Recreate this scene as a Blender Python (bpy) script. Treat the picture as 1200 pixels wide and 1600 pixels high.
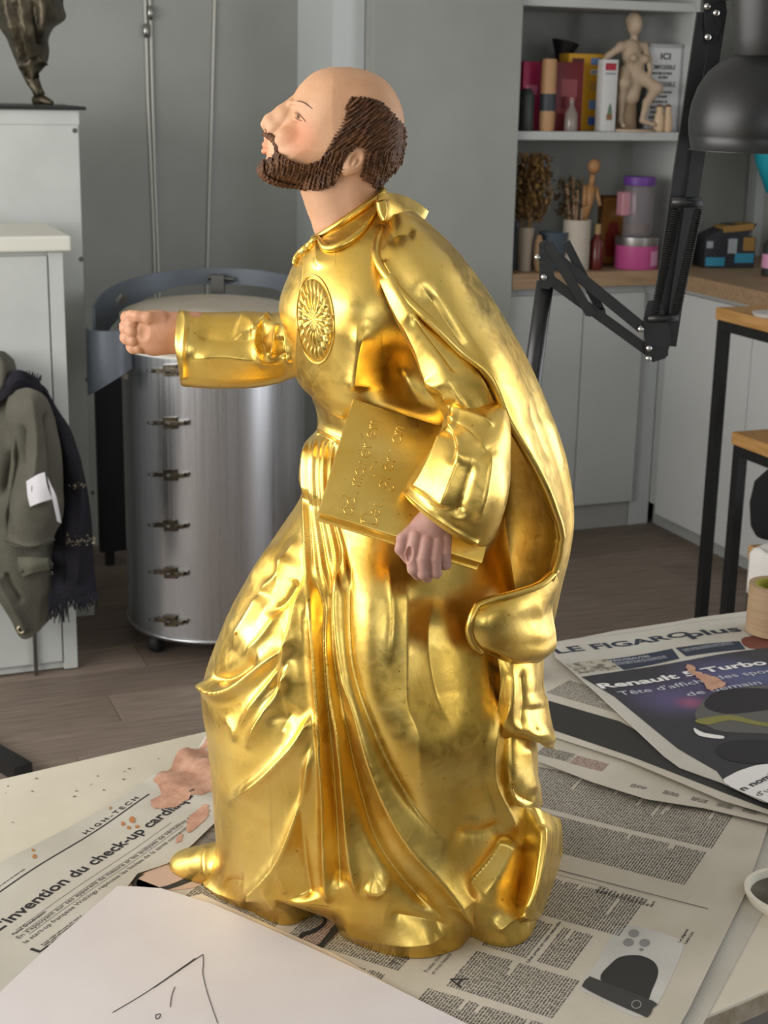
import bpy, bmesh, math, random
import numpy as np
from mathutils import Vector, Matrix
from mathutils.bvhtree import BVHTree

for o in list(bpy.data.objects): bpy.data.objects.remove(o)
scn = bpy.context.scene
COL = scn.collection
random.seed(7)
RNG = np.random.default_rng(7)

# ------------------------------------------------------------------ camera
CAMH = 1.65; TZ = .72; FP = 2400.; PITCH = math.radians(15.6); ROLL = math.radians(1.15)
_F = np.array([0, math.cos(PITCH), -math.sin(PITCH)])
_U = np.array([0, math.sin(PITCH), math.cos(PITCH)])
_R = np.array([1., 0, 0])
CX = _R*math.cos(ROLL)+_U*math.sin(ROLL)
CY = -_R*math.sin(ROLL)+_U*math.cos(ROLL)
CO = np.array([0, 0, CAMH])
cam_d = bpy.data.cameras.new('camera'); cam = bpy.data.objects.new('camera', cam_d); COL.objects.link(cam)
cam.matrix_world = Matrix(((CX[0], CY[0], -_F[0], CO[0]), (CX[1], CY[1], -_F[1], CO[1]), (CX[2], CY[2], -_F[2], CO[2]), (0, 0, 0, 1)))
cam_d.sensor_fit = 'VERTICAL'; cam_d.sensor_height = 36; cam_d.lens = 36*FP/1600
cam_d.dof.use_dof = True; cam_d.dof.focus_distance = 1.62; cam_d.dof.aperture_fstop = 15
cam_d.clip_start = .05
scn.camera = cam

# ------------------------------------------------------------------ room frame and light
ROOM = math.radians(22)
E1 = np.array([math.cos(ROOM), math.sin(ROOM), 0]); E2 = np.array([-math.sin(ROOM), math.cos(ROOM), 0])
def rm(s, t, z=0.): return E1*s+E2*t+np.array([0, 0, z])

world = bpy.data.worlds.new('world'); scn.world = world; world.use_nodes = True
world.node_tree.nodes['Background'].inputs[0].default_value = (.75, .85, 1, 1)
world.node_tree.nodes['Background'].inputs[1].default_value = .6
def area(name, loc, aim, sx, sy, power, col):
    l = bpy.data.lights.new(name, 'AREA'); l.shape = 'RECTANGLE'; l.size = sx; l.size_y = sy
    l.energy = power; l.color = col
    o = bpy.data.objects.new(name, l); COL.objects.link(o)
    o.location = Vector(loc); o.rotation_euler = (Vector(aim)-Vector(loc)).to_track_quat('-Z', 'Y').to_euler()
    return o
# daylight entering by the window in the left wall and the two in the wall behind the camera
area('window_daylight', rm(-2.17, 2.4, 1.75), rm(0, 2.4, 1.75), 3.9, 1.45, 118, (1, .97, .93))
area('window_daylight', rm(-.9, -1.97, 1.75), rm(-.9, 0, 1.75), 1.3, 1.35, 14, (.95, .97, 1))
area('window_daylight', rm(1.5, -1.97, 1.75), rm(1.5, 0, 1.75), 1.3, 1.35, 10, (.95, .97, 1))
area('window_daylight', rm(3.75, 1.6, 1.25), rm(0, 1.6, 1.25), 2.1, 2.3, 48, (.95, .97, 1))
scn.view_settings.view_transform = 'Standard'; scn.view_settings.look = 'None'
scn.view_settings.gamma = 1; scn.view_settings.use_curve_mapping = False
scn.view_settings.exposure = .28

# ------------------------------------------------------------------ projection helpers
def ray(x, y):
    x = np.asarray(x, float); y = np.asarray(y, float)
    return _F+CX*((x-600)/FP)[..., None]-CY*((y-800)/FP)[..., None]
def onz(x, y, z=TZ):
    d = ray(x, y); return CO+d*((z-CAMH)/d[..., 2])[..., None]
def ony(x, y, Y):
    d = ray(x, y); return CO+d*(np.asarray(Y, float)/d[..., 1])[..., None]
def proj(P):
    v = P-CO; w = v@_F
    return 600+FP*(v@CX)/w, 800-FP*(v@CY)/w

# ------------------------------------------------------------------ materials
MATS = {}
def srgb(c):
    if isinstance(c, str): c = tuple(int(c[i:i+2], 16)/255 for i in (0, 2, 4))
    return tuple(((v/12.92) if v <= .04045 else ((v+.055)/1.055)**2.4) for v in c)+(1,)
def mat(name, c, rough=.6, metal=0, c2=None, scale=20, stretch=(1, 1, 1), lo=.35, hi=.65, bump=0, bscale=None, spec=.5, detail=5, rough2=None, trans=0, ior=1.45, coat=0):
    if name in MATS: return MATS[name]
    m = bpy.data.materials.new(name); m.use_nodes = True; nt = m.node_tree; b = nt.nodes['Principled BSDF']
    b.inputs['Base Color'].default_value = srgb(c); b.inputs['Roughness'].default_value = rough
    b.inputs['Metallic'].default_value = metal; b.inputs['Specular IOR Level'].default_value = spec
    b.inputs['Transmission Weight'].default_value = trans; b.inputs['IOR'].default_value = ior
    b.inputs['Coat Weight'].default_value = coat
    L = nt.links.new
    if c2 is not None or bump or rough2 is not None:
        tc = nt.nodes.new('ShaderNodeTexCoord'); mp = nt.nodes.new('ShaderNodeMapping'); mp.inputs['Scale'].default_value = stretch
        L(tc.outputs['Object'], mp.inputs['Vector'])
        nz = nt.nodes.new('ShaderNodeTexNoise'); nz.inputs['Scale'].default_value = scale; nz.inputs['Detail'].default_value = detail
        L(mp.outputs[0], nz.inputs['Vector'])
        rp = nt.nodes.new('ShaderNodeValToRGB'); rp.color_ramp.elements[0].position = lo; rp.color_ramp.elements[1].position = hi
        rp.color_ramp.elements[0].color = srgb(c); rp.color_ramp.elements[1].color = srgb(c2 if c2 is not None else c)
        L(nz.outputs['Fac'], rp.inputs['Fac'])
        if c2 is not None: L(rp.outputs['Color'], b.inputs['Base Color'])
        if rough2 is not None:
            mr = nt.nodes.new('ShaderNodeMapRange'); mr.inputs[1].default_value = lo; mr.inputs[2].default_value = hi
            mr.inputs[3].default_value = rough; mr.inputs[4].default_value = rough2
            L(nz.outputs['Fac'], mr.inputs[0]); L(mr.outputs[0], b.inputs['Roughness'])
        if bump:
            nb = nt.nodes.new('ShaderNodeTexNoise'); nb.inputs['Scale'].default_value = bscale or scale; nb.inputs['Detail'].default_value = detail
            L(mp.outputs[0], nb.inputs['Vector'])
            bp = nt.nodes.new('ShaderNodeBump'); bp.inputs['Strength'].default_value = bump; bp.inputs['Distance'].default_value = .01
            L(nb.outputs['Fac'], bp.inputs['Height']); L(bp.outputs[0], b.inputs['Normal'])
    MATS[name] = m
    return m

def gold_mat(name, c1, c2, r1=.2, r2=.42, bstr=.16):
    m = bpy.data.materials.new(name); m.use_nodes = True; nt = m.node_tree; b = nt.nodes['Principled BSDF']; L = nt.links.new
    b.inputs['Metallic'].default_value = 1
    tc = nt.nodes.new('ShaderNodeTexCoord')
    def noise(s, d=6, dist=0):
        n = nt.nodes.new('ShaderNodeTexNoise'); n.inputs['Scale'].default_value = s; n.inputs['Detail'].default_value = d
        n.inputs['Distortion'].default_value = dist; L(tc.outputs['Object'], n.inputs['Vector']); return n
    n1 = noise(11, 6, .6); n2 = noise(48, 8, 1.2); n3 = noise(150, 5)
    rp = nt.nodes.new('ShaderNodeValToRGB'); e = rp.color_ramp.elements
    e[0].position = .36; e[0].color = srgb(c1); e[1].position = .66; e[1].color = srgb(c2)
    L(n1.outputs['Fac'], rp.inputs[0])
    # rubbed specks where the bole shows through the leaf
    sp = nt.nodes.new('ShaderNodeValToRGB'); sp.color_ramp.elements[0].position = .26; sp.color_ramp.elements[1].position = .31
    sp.color_ramp.elements[0].color = (1, 1, 1, 1); sp.color_ramp.elements[1].color = (0, 0, 0, 1)
    L(n3.outputs['Fac'], sp.inputs[0])
    mx = nt.nodes.new('ShaderNodeMix'); mx.data_type = 'RGBA'; L(sp.outputs[0], mx.inputs[0]); L(rp.outputs[0], mx.inputs[6])
    mx.inputs[7].default_value = srgb('b0822f'); L(mx.outputs[2], b.inputs['Base Color'])
    mr = nt.nodes.new('ShaderNodeMapRange'); mr.inputs[1].default_value = .3; mr.inputs[2].default_value = .7; mr.inputs[3].default_value = r1; mr.inputs[4].default_value = r2
    L(n2.outputs['Fac'], mr.inputs[0]); L(mr.outputs[0], b.inputs['Roughness'])
    b1 = nt.nodes.new('ShaderNodeBump'); b1.inputs['Strength'].default_value = bstr*.45; b1.inputs['Distance'].default_value = .004
    L(n2.outputs['Fac'], b1.inputs['Height'])
    b2 = nt.nodes.new('ShaderNodeBump'); b2.inputs['Strength'].default_value = bstr*1.3; b2.inputs['Distance'].default_value = .0012
    L(n3.outputs['Fac'], b2.inputs['Height']); L(b1.outputs[0], b2.inputs['Normal']); L(b2.outputs[0], b.inputs['Normal'])
    MATS[name] = m
    return m
GOLD = gold_mat('gold_leaf', 'd9b151', 'e7c870', .27, .42, .10)

# ------------------------------------------------------------------ object helpers
def tag(o, label=None, cat=None, group=None, kind=None):
    if label: o['label'] = label
    if cat: o['category'] = cat
    if group: o['group'] = group
    if kind: o['kind'] = kind
    return o
def thing(name, label, cat, loc=(0, 0, 0), rz=0., group=None):
    o = bpy.data.objects.new(name, None); o.empty_display_size = .05; COL.objects.link(o)
    o.location = Vector(loc); o.rotation_euler = (0, 0, rz)
    return tag(o, label, cat, group)
def link(name, me, m, parent=None, smooth=False):
    o = bpy.data.objects.new(name, me); COL.objects.link(o)
    if m is not None and not me.materials: me.materials.append(m)
    if smooth: me.polygons.foreach_set('use_smooth', np.ones(len(me.polygons), bool))
    if parent is not None: o.parent = parent
    return o
def origin_of(parent): return np.array(parent.location) if parent is not None else np.zeros(3)
def root_of(o):
    v = np.zeros(3)
    while o is not None: v = v+np.array(o.location); o = o.parent
    return v
def npmesh(name, V, Q, m, parent=None, smooth=True, off=None):
    """dense mesh from numpy arrays in world coordinates (parents unrotated)"""
    V = np.array(V, np.float64)
    if parent is not None and parent.name.startswith('gilded'): V[:, 2] = np.maximum(V[:, 2], TZ+.0026)   # rests on the newspaper
    V = V-(root_of(parent) if off is None else off)
    me = bpy.data.meshes.new(name); Q = np.asarray(Q, np.int32); k = Q.shape[1]
    me.vertices.add(len(V)); me.vertices.foreach_set('co', V.astype(np.float32).ravel())
    me.loops.add(Q.size); me.loops.foreach_set('vertex_index', Q.ravel())
    me.polygons.add(len(Q)); me.polygons.foreach_set('loop_start', np.arange(0, Q.size, k, dtype=np.int32))
    me.update(calc_edges=True); me.validate()
    return link(name, me, m, parent, smooth)
def grid_quads(nr, nc, wrap=False, flip=False):
    r = np.arange(nr-1)[:, None]; c = np.arange(nc if wrap else nc-1)[None, :]; c2 = (c+1) % nc
    q = np.stack([r*nc+c, r*nc+c2, (r+1)*nc+c2, (r+1)*nc+c], -1).reshape(-1, 4)
    return q[:, ::-1] if flip else q
def crspline(K, t):
    """Catmull-Rom through rows of K at parameters t in 0..len-1"""
    K = np.asarray(K, float); n = len(K); t = np.clip(np.asarray(t, float), 0, n-1); i = np.minimum(t.astype(int), n-2); f = (t-i)
    f = f.reshape(f.shape+(1,)*(K.ndim-1))
    p0 = K[np.maximum(i-1, 0)]; p1 = K[i]; p2 = K[i+1]; p3 = K[np.minimum(i+2, n-1)]
    m1 = (p2-p0)/2; m2 = (p3-p1)/2; f2 = f*f; f3 = f2*f
    return p1*(2*f3-3*f2+1)+m1*(f3-2*f2+f)+p2*(-2*f3+3*f2)+m2*(f3-f2)
def gnormals(V, nr, nc, wrap):
    G = V.reshape(nr, nc, 3)
    du = (np.roll(G, -1, 1)-np.roll(G, 1, 1)) if wrap else np.gradient(G, axis=1)
    dv = np.gradient(G, axis=0)
    n = np.cross(du, dv); n /= np.linalg.norm(n, axis=-1, keepdims=True)+1e-12
    return n.reshape(-1, 3)

class MB:
    """collects primitives into one mesh"""
    def __init__(s): s.bm = bmesh.new()
    def _add(s, vs, fs):
        vv = [s.bm.verts.new(Vector([float(a) for a in v])) for v in vs]
        for f in fs:
            try: s.bm.faces.new([vv[i] for i in f])
            except ValueError: pass
        return vv
    def box(s, a, b, M=None, bev=0):
        x0, y0, z0 = a; x1, y1, z1 = b
        vs = [(x0, y0, z0), (x1, y0, z0), (x1, y1, z0), (x0, y1, z0), (x0, y0, z1), (x1, y0, z1), (x1, y1, z1), (x0, y1, z1)]
        fs = [(3, 2, 1, 0), (4, 5, 6, 7), (0, 1, 5, 4), (1, 2, 6, 5), (2, 3, 7, 6), (3, 0, 4, 7)]
        if M is not None: vs = [tuple(M@Vector(v)) for v in vs]
        vv = s._add(vs, fs)
        if bev:
            es = {e for v in vv for e in v.link_edges}
            bmesh.ops.bevel(s.bm, geom=list(es), offset=bev, segments=2, profile=.5, affect='EDGES')
        return s
    def prism(s, pts, z0, z1, M=None):
        n = len(pts); vs = [(x, y, z0) for x, y in pts]+[(x, y, z1) for x, y in pts]
        if M is not None: vs = [tuple(M@Vector(v)) for v in vs]
        s._add(vs, [tuple(range(n))[::-1], tuple(range(n, 2*n))]+[(i, (i+1) % n, n+(i+1) % n, n+i) for i in range(n)])
        return s
    def lathe(s, prof, n=32, M=None, cap0=False, cap1=False, a0=0., a1=2*math.pi):
        full = abs(a1-a0-2*math.pi) < 1e-6; m = n if full else n+1; vs = []; fs = []
        for r, z in prof:
            for i in range(m):
                a = a0+(a1-a0)*i/n; vs.append((r*math.cos(a), r*math.sin(a), z))
        if M is not None: vs = [tuple(M@Vector(v)) for v in vs]
        for j in range(len(prof)-1):
            for i in range(n):
                k = (i+1) % m; fs.append((j*m+i, j*m+k, (j+1)*m+k, (j+1)*m+i))
        if cap0: fs.append(tuple(range(m))[::-1])
        if cap1: fs.append(tuple(range((len(prof)-1)*m, len(prof)*m)))
        s._add(vs, fs); return s
    def tube(s, pts, r, n=8, cap=True):
        pts = [np.array(p, float) for p in pts]; rs = r if hasattr(r, '__len__') else [r]*len(pts); vs = []; fs = []; up = None
        for i, p in enumerate(pts):
            t = pts[min(i+1, len(pts)-1)]-pts[max(i-1, 0)]; t /= np.linalg.norm(t)+1e-12
            if up is None: up = np.array([0, 0, 1.]) if abs(t[2]) < .9 else np.array([1., 0, 0])
            a = np.cross(t, up); a /= np.linalg.norm(a)+1e-12; b = np.cross(a, t); up = b
            for k in range(n):
                q = 2*math.pi*k/n; vs.append(p+rs[i]*(a*math.cos(q)+b*math.sin(q)))
        for i in range(len(pts)-1):
            for k in range(n): fs.append((i*n+k, i*n+(k+1) % n, (i+1)*n+(k+1) % n, (i+1)*n+k))
        if cap: fs += [tuple(range(n))[::-1], tuple(range((len(pts)-1)*n, len(pts)*n))]
        s._add(vs, fs); return s
    def bar(s, p, q, w, h, up=(0, 0, 1)):
        p = Vector([float(a) for a in p]); q = Vector([float(a) for a in q]); d = (q-p); L = d.length; d.normalize()
        a = d.cross(Vector(up)); a.normalize(); b = a.cross(d)
        M = Matrix(((d.x, a.x, b.x, p.x), (d.y, a.y, b.y, p.y), (d.z, a.z, b.z, p.z), (0, 0, 0, 1)))
        return s.box((0, -w/2, -h/2), (L, w/2, h/2), M)
    def ball(s, c, r, n=12, sc=(1, 1, 1)):
        prof = [(max(1e-5, r*math.sin(math.pi*i/n)), -r*math.cos(math.pi*i/n)) for i in range(n+1)]
        M = Matrix.Translation(Vector([float(a) for a in c]))@Matrix.Diagonal((*sc, 1)); return s.lathe(prof, 2*n, M)
    def build(s, name, m, parent=None, smooth=False, world=False, auto=None):
        bmesh.ops.remove_doubles(s.bm, verts=s.bm.verts, dist=1e-6)
        bmesh.ops.recalc_face_normals(s.bm, faces=s.bm.faces)
        if world and parent is not None:
            v = root_of(parent); bmesh.ops.translate(s.bm, verts=s.bm.verts, vec=-Vector(v))
        me = bpy.data.meshes.new(name); s.bm.to_mesh(me); s.bm.free()
        o = link(name, me, m, parent, smooth or auto is not None)
        if auto is not None:
            try: me.set_sharp_from_angle(angle=math.radians(auto))
            except Exception: pass
        return o

# ------------------------------------------------------------------ implicit surfaces (surface nets)
def surfnets(f, org, h):
    s = f < 0; nx, ny, nz = f.shape
    cnt = np.zeros((nx-1, ny-1, nz-1), np.int8)
    offs = [(i, j, k) for i in (0, 1) for j in (0, 1) for k in (0, 1)]
    for i, j, k in offs: cnt += s[i:nx-1+i, j:ny-1+j, k:nz-1+k]
    act = (cnt > 0) & (cnt < 8); idx = np.argwhere(act); vid = np.full(act.shape, -1, np.int32); vid[act] = np.arange(len(idx))
    acc = np.zeros((len(idx), 3)); n = np.zeros(len(idx))
    for a in range(len(offs)):
        for b in range(a+1, len(offs)):
            A = np.array(offs[a]); B = np.array(offs[b])
            if abs(A-B).sum() != 1: continue
            fa = f[tuple((idx+A).T)]; fb = f[tuple((idx+B).T)]; m = (fa < 0) != (fb < 0)
            t = np.where(m, fa/np.where(m, fa-fb, 1), 0)
            acc += np.where(m[:, None], A+(B-A)*t[:, None], 0); n += m
    V = org+h*(idx+acc/n[:, None]); Q = []
    for ax in range(3):
        u, w = [(1, 2), (2, 0), (0, 1)][ax]
        sl0 = [slice(None)]*3; sl1 = [slice(None)]*3; sl0[ax] = slice(0, -1); sl1[ax] = slice(1, None)
        ch = s[tuple(sl0)] != s[tuple(sl1)]; e = np.argwhere(ch)
        e = e[(e[:, u] > 0) & (e[:, w] > 0) & (e[:, u] < f.shape[u]-1) & (e[:, w] < f.shape[w]-1)]
        du = np.zeros(3, int); du[u] = 1; dw = np.zeros(3, int); dw[w] = 1
        q = np.stack([vid[tuple((e-du-dw).T)], vid[tuple((e-dw).T)], vid[tuple(e.T)], vid[tuple((e-du).T)]], -1)
        fl = ~s[tuple(e.T)]; q[fl] = q[fl][:, ::-1]; Q.append(q)
    return V, np.concatenate(Q)
def smin(a, b, k):
    h = np.clip(.5+.5*(b-a)/k, 0, 1); return b*(1-h)+a*h-k*h*(1-h)
def smax(a, b, k): return -smin(-a, -b, k)
def sd_ell(P, c, r, ang=0.):
    d = P-np.array(c, float)
    if ang:
        ca, sa = math.cos(ang), math.sin(ang); d = np.stack([d[..., 0]*ca+d[..., 1]*sa, -d[..., 0]*sa+d[..., 1]*ca, d[..., 2]], -1)
    r = np.array(r, float); k0 = np.linalg.norm(d/r, axis=-1); k1 = np.linalg.norm(d/(r*r), axis=-1)
    return k0*(k0-1)/(k1+1e-9)
def sd_cap(P, a, b, ra, rb=None):
    rb = ra if rb is None else rb; a = np.array(a, float); b = np.array(b, float); d = b-a
    t = np.clip(((P-a)@d)/(d@d), 0, 1); return np.linalg.norm(P-a-t[..., None]*d, axis=-1)-(ra+(rb-ra)*t)
def sd_chain(P, pts, rs, k=3):
    f = None
    for i in range(len(pts)-1):
        g = sd_cap(P, pts[i], pts[i+1], rs[i], rs[i+1]); f = g if f is None else smin(f, g, k)
    return f
def poly_sd(x, y, poly):
    """signed distance to polygon, negative inside"""
    poly = np.asarray(poly, float); d = np.full(x.shape, 1e18); ins = np.zeros(x.shape, bool); n = len(poly)
    for i in range(n):
        a = poly[i]; b = poly[(i+1) % n]; e = b-a; t = np.clip(((x-a[0])*e[0]+(y-a[1])*e[1])/(e@e+1e-12), 0, 1)
        d = np.minimum(d, (x-a[0]-t*e[0])**2+(y-a[1]-t*e[1])**2)
        c = (a[1] > y) != (b[1] > y); ins ^= c & (x < (b[0]-a[0])*(y-a[1])/(b[1]-a[1]+1e-12)+a[0])
    d = np.sqrt(d); return np.where(ins, -d, d)
def smooth_poly(poly, n=6):
    p = np.asarray(poly, float); p = np.vstack([p[-1:], p, p[:2]]); m = len(poly)
    return crspline(p, 1+np.arange(m*n)/n)
def polyline_d(x, y, pts):
    """distance, side (cross sign) and 0..1 position along a polyline in pixels"""
    pts = np.asarray(pts, float); L = np.r_[0, np.cumsum(np.linalg.norm(np.diff(pts, axis=0), axis=1))]
    best = np.full(x.shape, 1e18); side = np.zeros(x.shape); pos = np.zeros(x.shape)
    for i in range(len(pts)-1):
        a = pts[i]; e = pts[i+1]-a; t = np.clip(((x-a[0])*e[0]+(y-a[1])*e[1])/(e@e), 0, 1)
        dx = x-a[0]-t*e[0]; dy = y-a[1]-t*e[1]; d = dx*dx+dy*dy; m = d < best
        best = np.where(m, d, best); side = np.where(m, e[0]*dy-e[1]*dx, side); pos = np.where(m, (L[i]+t*(L[i+1]-L[i]))/L[-1], pos)
    return np.sqrt(best), side, pos
EXPO = 1.15      # below 2 the crests of the folds come out crisp
def folds(px, py, ridges, bumps=()):
    """relief height (metres): ridges = (amp_mm, width_on_one_side, width_on_other, points, taper), bumps = (amp_mm,cx,cy,rx,ry,deg)"""
    h = np.zeros(px.shape)
    for amp, w1, w2, pts, *tp in ridges:
        pts = np.asarray(pts, float)
        if len(pts) > 2: pts = crspline(pts, np.linspace(0, len(pts)-1, len(pts)*4))
        W = 2.6*max(w1, w2); lo = pts.min(0)-W; hi = pts.max(0)+W
        m = (px > lo[0]) & (px < hi[0]) & (py > lo[1]) & (py < hi[1])
        if not m.any(): continue
        d, s, u = polyline_d(px[m], py[m], pts); w = np.where(s > 0, w1, w2)
        ta, tb = tp if tp else (.12, .12)
        e = np.clip(u/max(ta, 1e-3), 0, 1)*np.clip((1-u)/max(tb, 1e-3), 0, 1); e = e*e*(3-2*e)
        h[m] += amp*1e-3*np.exp(-(d/w)**EXPO)*e
    for amp, cx, cy, rx, ry, dg in bumps:
        a = math.radians(dg); dx = px-cx; dy = py-cy
        u = (dx*math.cos(a)+dy*math.sin(a))/rx; v = (-dx*math.sin(a)+dy*math.cos(a))/ry
        h += amp*1e-3*np.exp(-(u*u+v*v))
    return h
def HANDMADE(V, amp=.00006):
    '''faint unevenness of hand-worked plaster'''
    r = np.random.default_rng(21); h = 0
    for k in range(14):
        d = r.normal(size=3); d *= r.uniform(60, 260)/np.linalg.norm(d); h = h+np.sin(V@d+r.uniform(0, 6.28)+1.5*np.sin(V@np.roll(d, 1)*.4))*60/np.linalg.norm(d)
    return amp*h
def relief(V, N, ridges, bumps=(), power=.5):
    px, py = proj(V); vd = CO-V; vd /= np.linalg.norm(vd, axis=1, keepdims=True)
    f = np.clip((N*vd).sum(1), 0, 1); f = np.clip(f/.35, 0, 1)**power
    h = folds(px, py, ridges, bumps)*f+HANDMADE(V)
    return V+N*h[:, None]
# ================================================================== the room
def st(x, y, t=None, s=None):
    """pixel onto a wall plane t=const (or s=const); returns room coordinates (s, t, z)"""
    d = ray(x, y); k = (t/(d@E2)) if t is not None else (s/(d@E1)); p = CO+d*k
    return float(p@E1), float(p@E2), float(p[2])
def roomobj(mb, name, m, parent=None, kind='structure', **k):
    o = mb.build(name, m, parent, **k)
    if parent is None: o.rotation_euler[2] = ROOM; o['kind'] = kind
    return o
M_WALL = mat('wall_paint_grey', '9a9c98', .75, c2='92948f', scale=3, bump=.04, bscale=120)
M_WALLD = mat('wall_paint_pale', 'b4b5b0', .75, c2='adaea9', scale=3)
M_TRIM = mat('trim_paint', 'bfc4c4', .5)
M_CEIL = mat('ceiling_paint', 'd8d8d4', .8)
M_CAB = mat('cabinet_grey_white', 'b6b9b8', .45, c2='b0b3b2', scale=4)
M_OAKC = mat('counter_oak', 'a08567', .5, c2='8c7256', scale=6, stretch=(1.2, 14, 14), bump=.03)
S0, S1, T0, T1 = -2.2, 3.78, -2.0, 5.38; CZ = 2.75

def floor_mat():
    m = mat('floor_wood', '85766a', .5, c2='6f6156', scale=5, stretch=(1.3, 22, 1), bump=.05, rough2=.62)
    nt = m.node_tree; b = nt.nodes['Principled BSDF']; src = b.inputs['Base Color'].links[0].from_socket
    oi = nt.nodes.new('ShaderNodeObjectInfo'); mr = nt.nodes.new('ShaderNodeMapRange'); mr.inputs[3].default_value = .8; mr.inputs[4].default_value = 1.12
    nt.links.new(oi.outputs['Random'], mr.inputs[0]); mx = nt.nodes.new('ShaderNodeMix'); mx.data_type = 'RGBA'; mx.blend_type = 'MULTIPLY'
    mx.inputs[0].default_value = 1; nt.links.new(src, mx.inputs[6]); nt.links.new(mr.outputs[0], mx.inputs[7]); nt.links.new(mx.outputs[2], b.inputs['Base Color'])
    return m
M_FLOOR = floor_mat()
fl = roomobj(MB().box((S0-.1, T0-.1, -.1), (S1+.1, T1+.9, -.008)), 'floor', mat('floor_base', '3b342e', .8))
PW, PL = .185, 1.25
pm = MB().box((.0008, .0008, -.008), (PL-.0008, PW-.0008, 0), bev=.0012).build('plank', M_FLOOR, fl)
pme = pm.data; first = True; r = 0; t = 0.
t = -.3
while t < 5.7:
    s = S0-((r*.437) % 1)*PL
    while s < S1:
        if first: o = pm; first = False
        else: o = bpy.data.objects.new('plank', pme); COL.objects.link(o); o.parent = fl
        o.location = (s, t, 0); s += PL
    t += PW; r += 1
roomobj(MB().box((S0-.1, T0-.1, CZ), (S1+.1, T1+.9, CZ+.1)), 'ceiling', M_CEIL)
def wall_hole(axis, c0, c1, lo, hi, holes):
    """wall slab between c0..c1 thick, running lo..hi, with (a,b,z0,z1) openings"""
    mb = MB()
    def bx(a, b, z0, z1):
        if b-a > 1e-4 and z1-z0 > 1e-4: mb.box((c0, a, z0), (c1, b, z1)) if axis == 's' else mb.box((a, c0, z0), (b, c1, z1))
    a = lo
    for h in sorted(holes):
        bx(a, h[0], 0, CZ); bx(h[0], h[1], 0, h[2]); bx(h[0], h[1], h[3], CZ); a = h[1]
    bx(a, hi, 0, CZ); return mb
WL = [(.4, 4.4, 1.0, 2.5)]; WR = [(.5, 2.7, .06, 2.45)]; WF = [(-1.6, -.2, 1.05, 2.45), (.8, 2.2, 1.05, 2.45)]
roomobj(wall_hole('s', S0-.15, S0-.04, T0-.1, T1+.2, WL), 'wall_left', M_WALLD)
roomobj(wall_hole('t', T0-.15, T0-.04, S0-.1, S1+.1, WF), 'wall_front', M_WALLD)
M_GLASS = mat('window_glass', 'ffffff', .02, trans=1)
def window(name, axis, c, h):
    fr = MB(); a, b, z0, z1 = h
    def bx(mb, p, q, w0, w1, d0, d1): mb.box((c+d0, p, w0), (c+d1, q, w1)) if axis == 's' else mb.box((p, c+d0, w0), (q, c+d1, w1))
    mid = (a+b)/2
    for p, q, w0, w1 in ((a, a+.05, z0, z1), (b-.05, b, z0, z1), (a, b, z0, z0+.05), (a, b, z1-.05, z1), (mid-.03, mid+.03, z0, z1)): bx(fr, p, q, w0, w1, -.08, -.035)
    o = roomobj(fr, name, M_TRIM); g = MB(); bx(g, a+.05, b-.05, z0+.05, z1-.05, -.06, -.055); g.build('pane', M_GLASS, o)
for i, (ax, c, h) in enumerate([('s', S0-.04, WL[0]), ('t', T0-.04, WF[0]), ('t', T0-.04, WF[1]), ('s', S1+.115, WR[0])]): window('window_%d' % (i+1), ax, c, h)
roomobj(wall_hole('s', S1, S1+.11, T0-.1, T1+.2, WR), 'wall_right', M_WALLD)
# back wall: grey boards on the left, a pale door post, then the flush side of the tall cupboard
sA = st(505, 250, t=5.10)[0]; sB = st(560, 250, t=5.06)[0]; sC = st(810, 200, t=4.95)[0]
roomobj(MB().box((S0-.1, T1, 0), (S1+.1, T1+.1, CZ)), 'wall_back', M_WALL)
roomobj(MB().box((sA, 5.02, 0), (sB, T1, CZ)), 'trim_1', M_TRIM)
CT = 1.0; CB = CT-.055           # counter top and underside
FT = 4.985                        # face line of the left run
RS = 3.13                         # face line of the right run
tall = thing('tall_cupboard', 'tall flat grey cupboard side behind the gilded statue', 'cupboard', rm(sB, 4.95), ROOM)
MB().box((.003, 0, 0), (sC-sB, .228, 2.6), bev=.002).build('body', M_WALL, tall)

# ---- built-in base cabinets with oak worktop
cab = thing('base_cabinet', 'grey-white base cabinet under the oak worktop beside tall cupboard', 'cabinet', rm(sC+.003, FT), ROOM)
LW = RS-sC-.006
MB().box((0, .02, .10), (LW-.07, .19, CB-.002)).build('body', M_CAB, cab)
MB().box((0, .03, 0), (LW-.07, .05, .10)).build('kickboard', mat('kick_grey', 'a0a29f', .5), cab)
sd = st(905, 600, t=FT)[0]-sC
for a, b in ((.002, sd-.002), (sd+.002, LW-.075)):
    MB().box((a, 0, .105), (b, .018, CB-.03), bev=.002).build('door', M_CAB, cab)
MB().box((LW-.075, .03, 0), (LW+.018, .1, CB-.004)).build('corner_filler', M_TRIM, cab)
c2 = thing('base_cabinet', 'white base cabinet of the right-hand run behind the stools', 'cabinet', rm(RS, FT-.02), ROOM)
RL = 2.2
MB().box((.02, -RL, .085), (S1-RS-.01, .19, CB-.002)).build('body', M_CAB, c2)
MB().box((.04, -RL, 0), (.06, .05, .085)).build('kickboard', mat('kick_grey', 'a0a29f', .5), c2)
for k in range(4): MB().box((0, -RL+k*.545+.002, .06), (.018, -RL+(k+1)*.545-.003, CB-.02), bev=.002).build('door', mat('cabinet_white', 'c4c6c5', .4), c2)
wt = MB()
pts = [(sC+.004, FT-.03), (RS-.03, FT-.03), (RS-.03, FT-RL), (S1-.004, FT-RL), (S1-.004, T1-.004), (sC+.004, T1-.004)]
wt.prism(pts, CB, CT); wt = wt.build('worktop', M_OAKC); wt.rotation_euler[2] = ROOM
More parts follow.
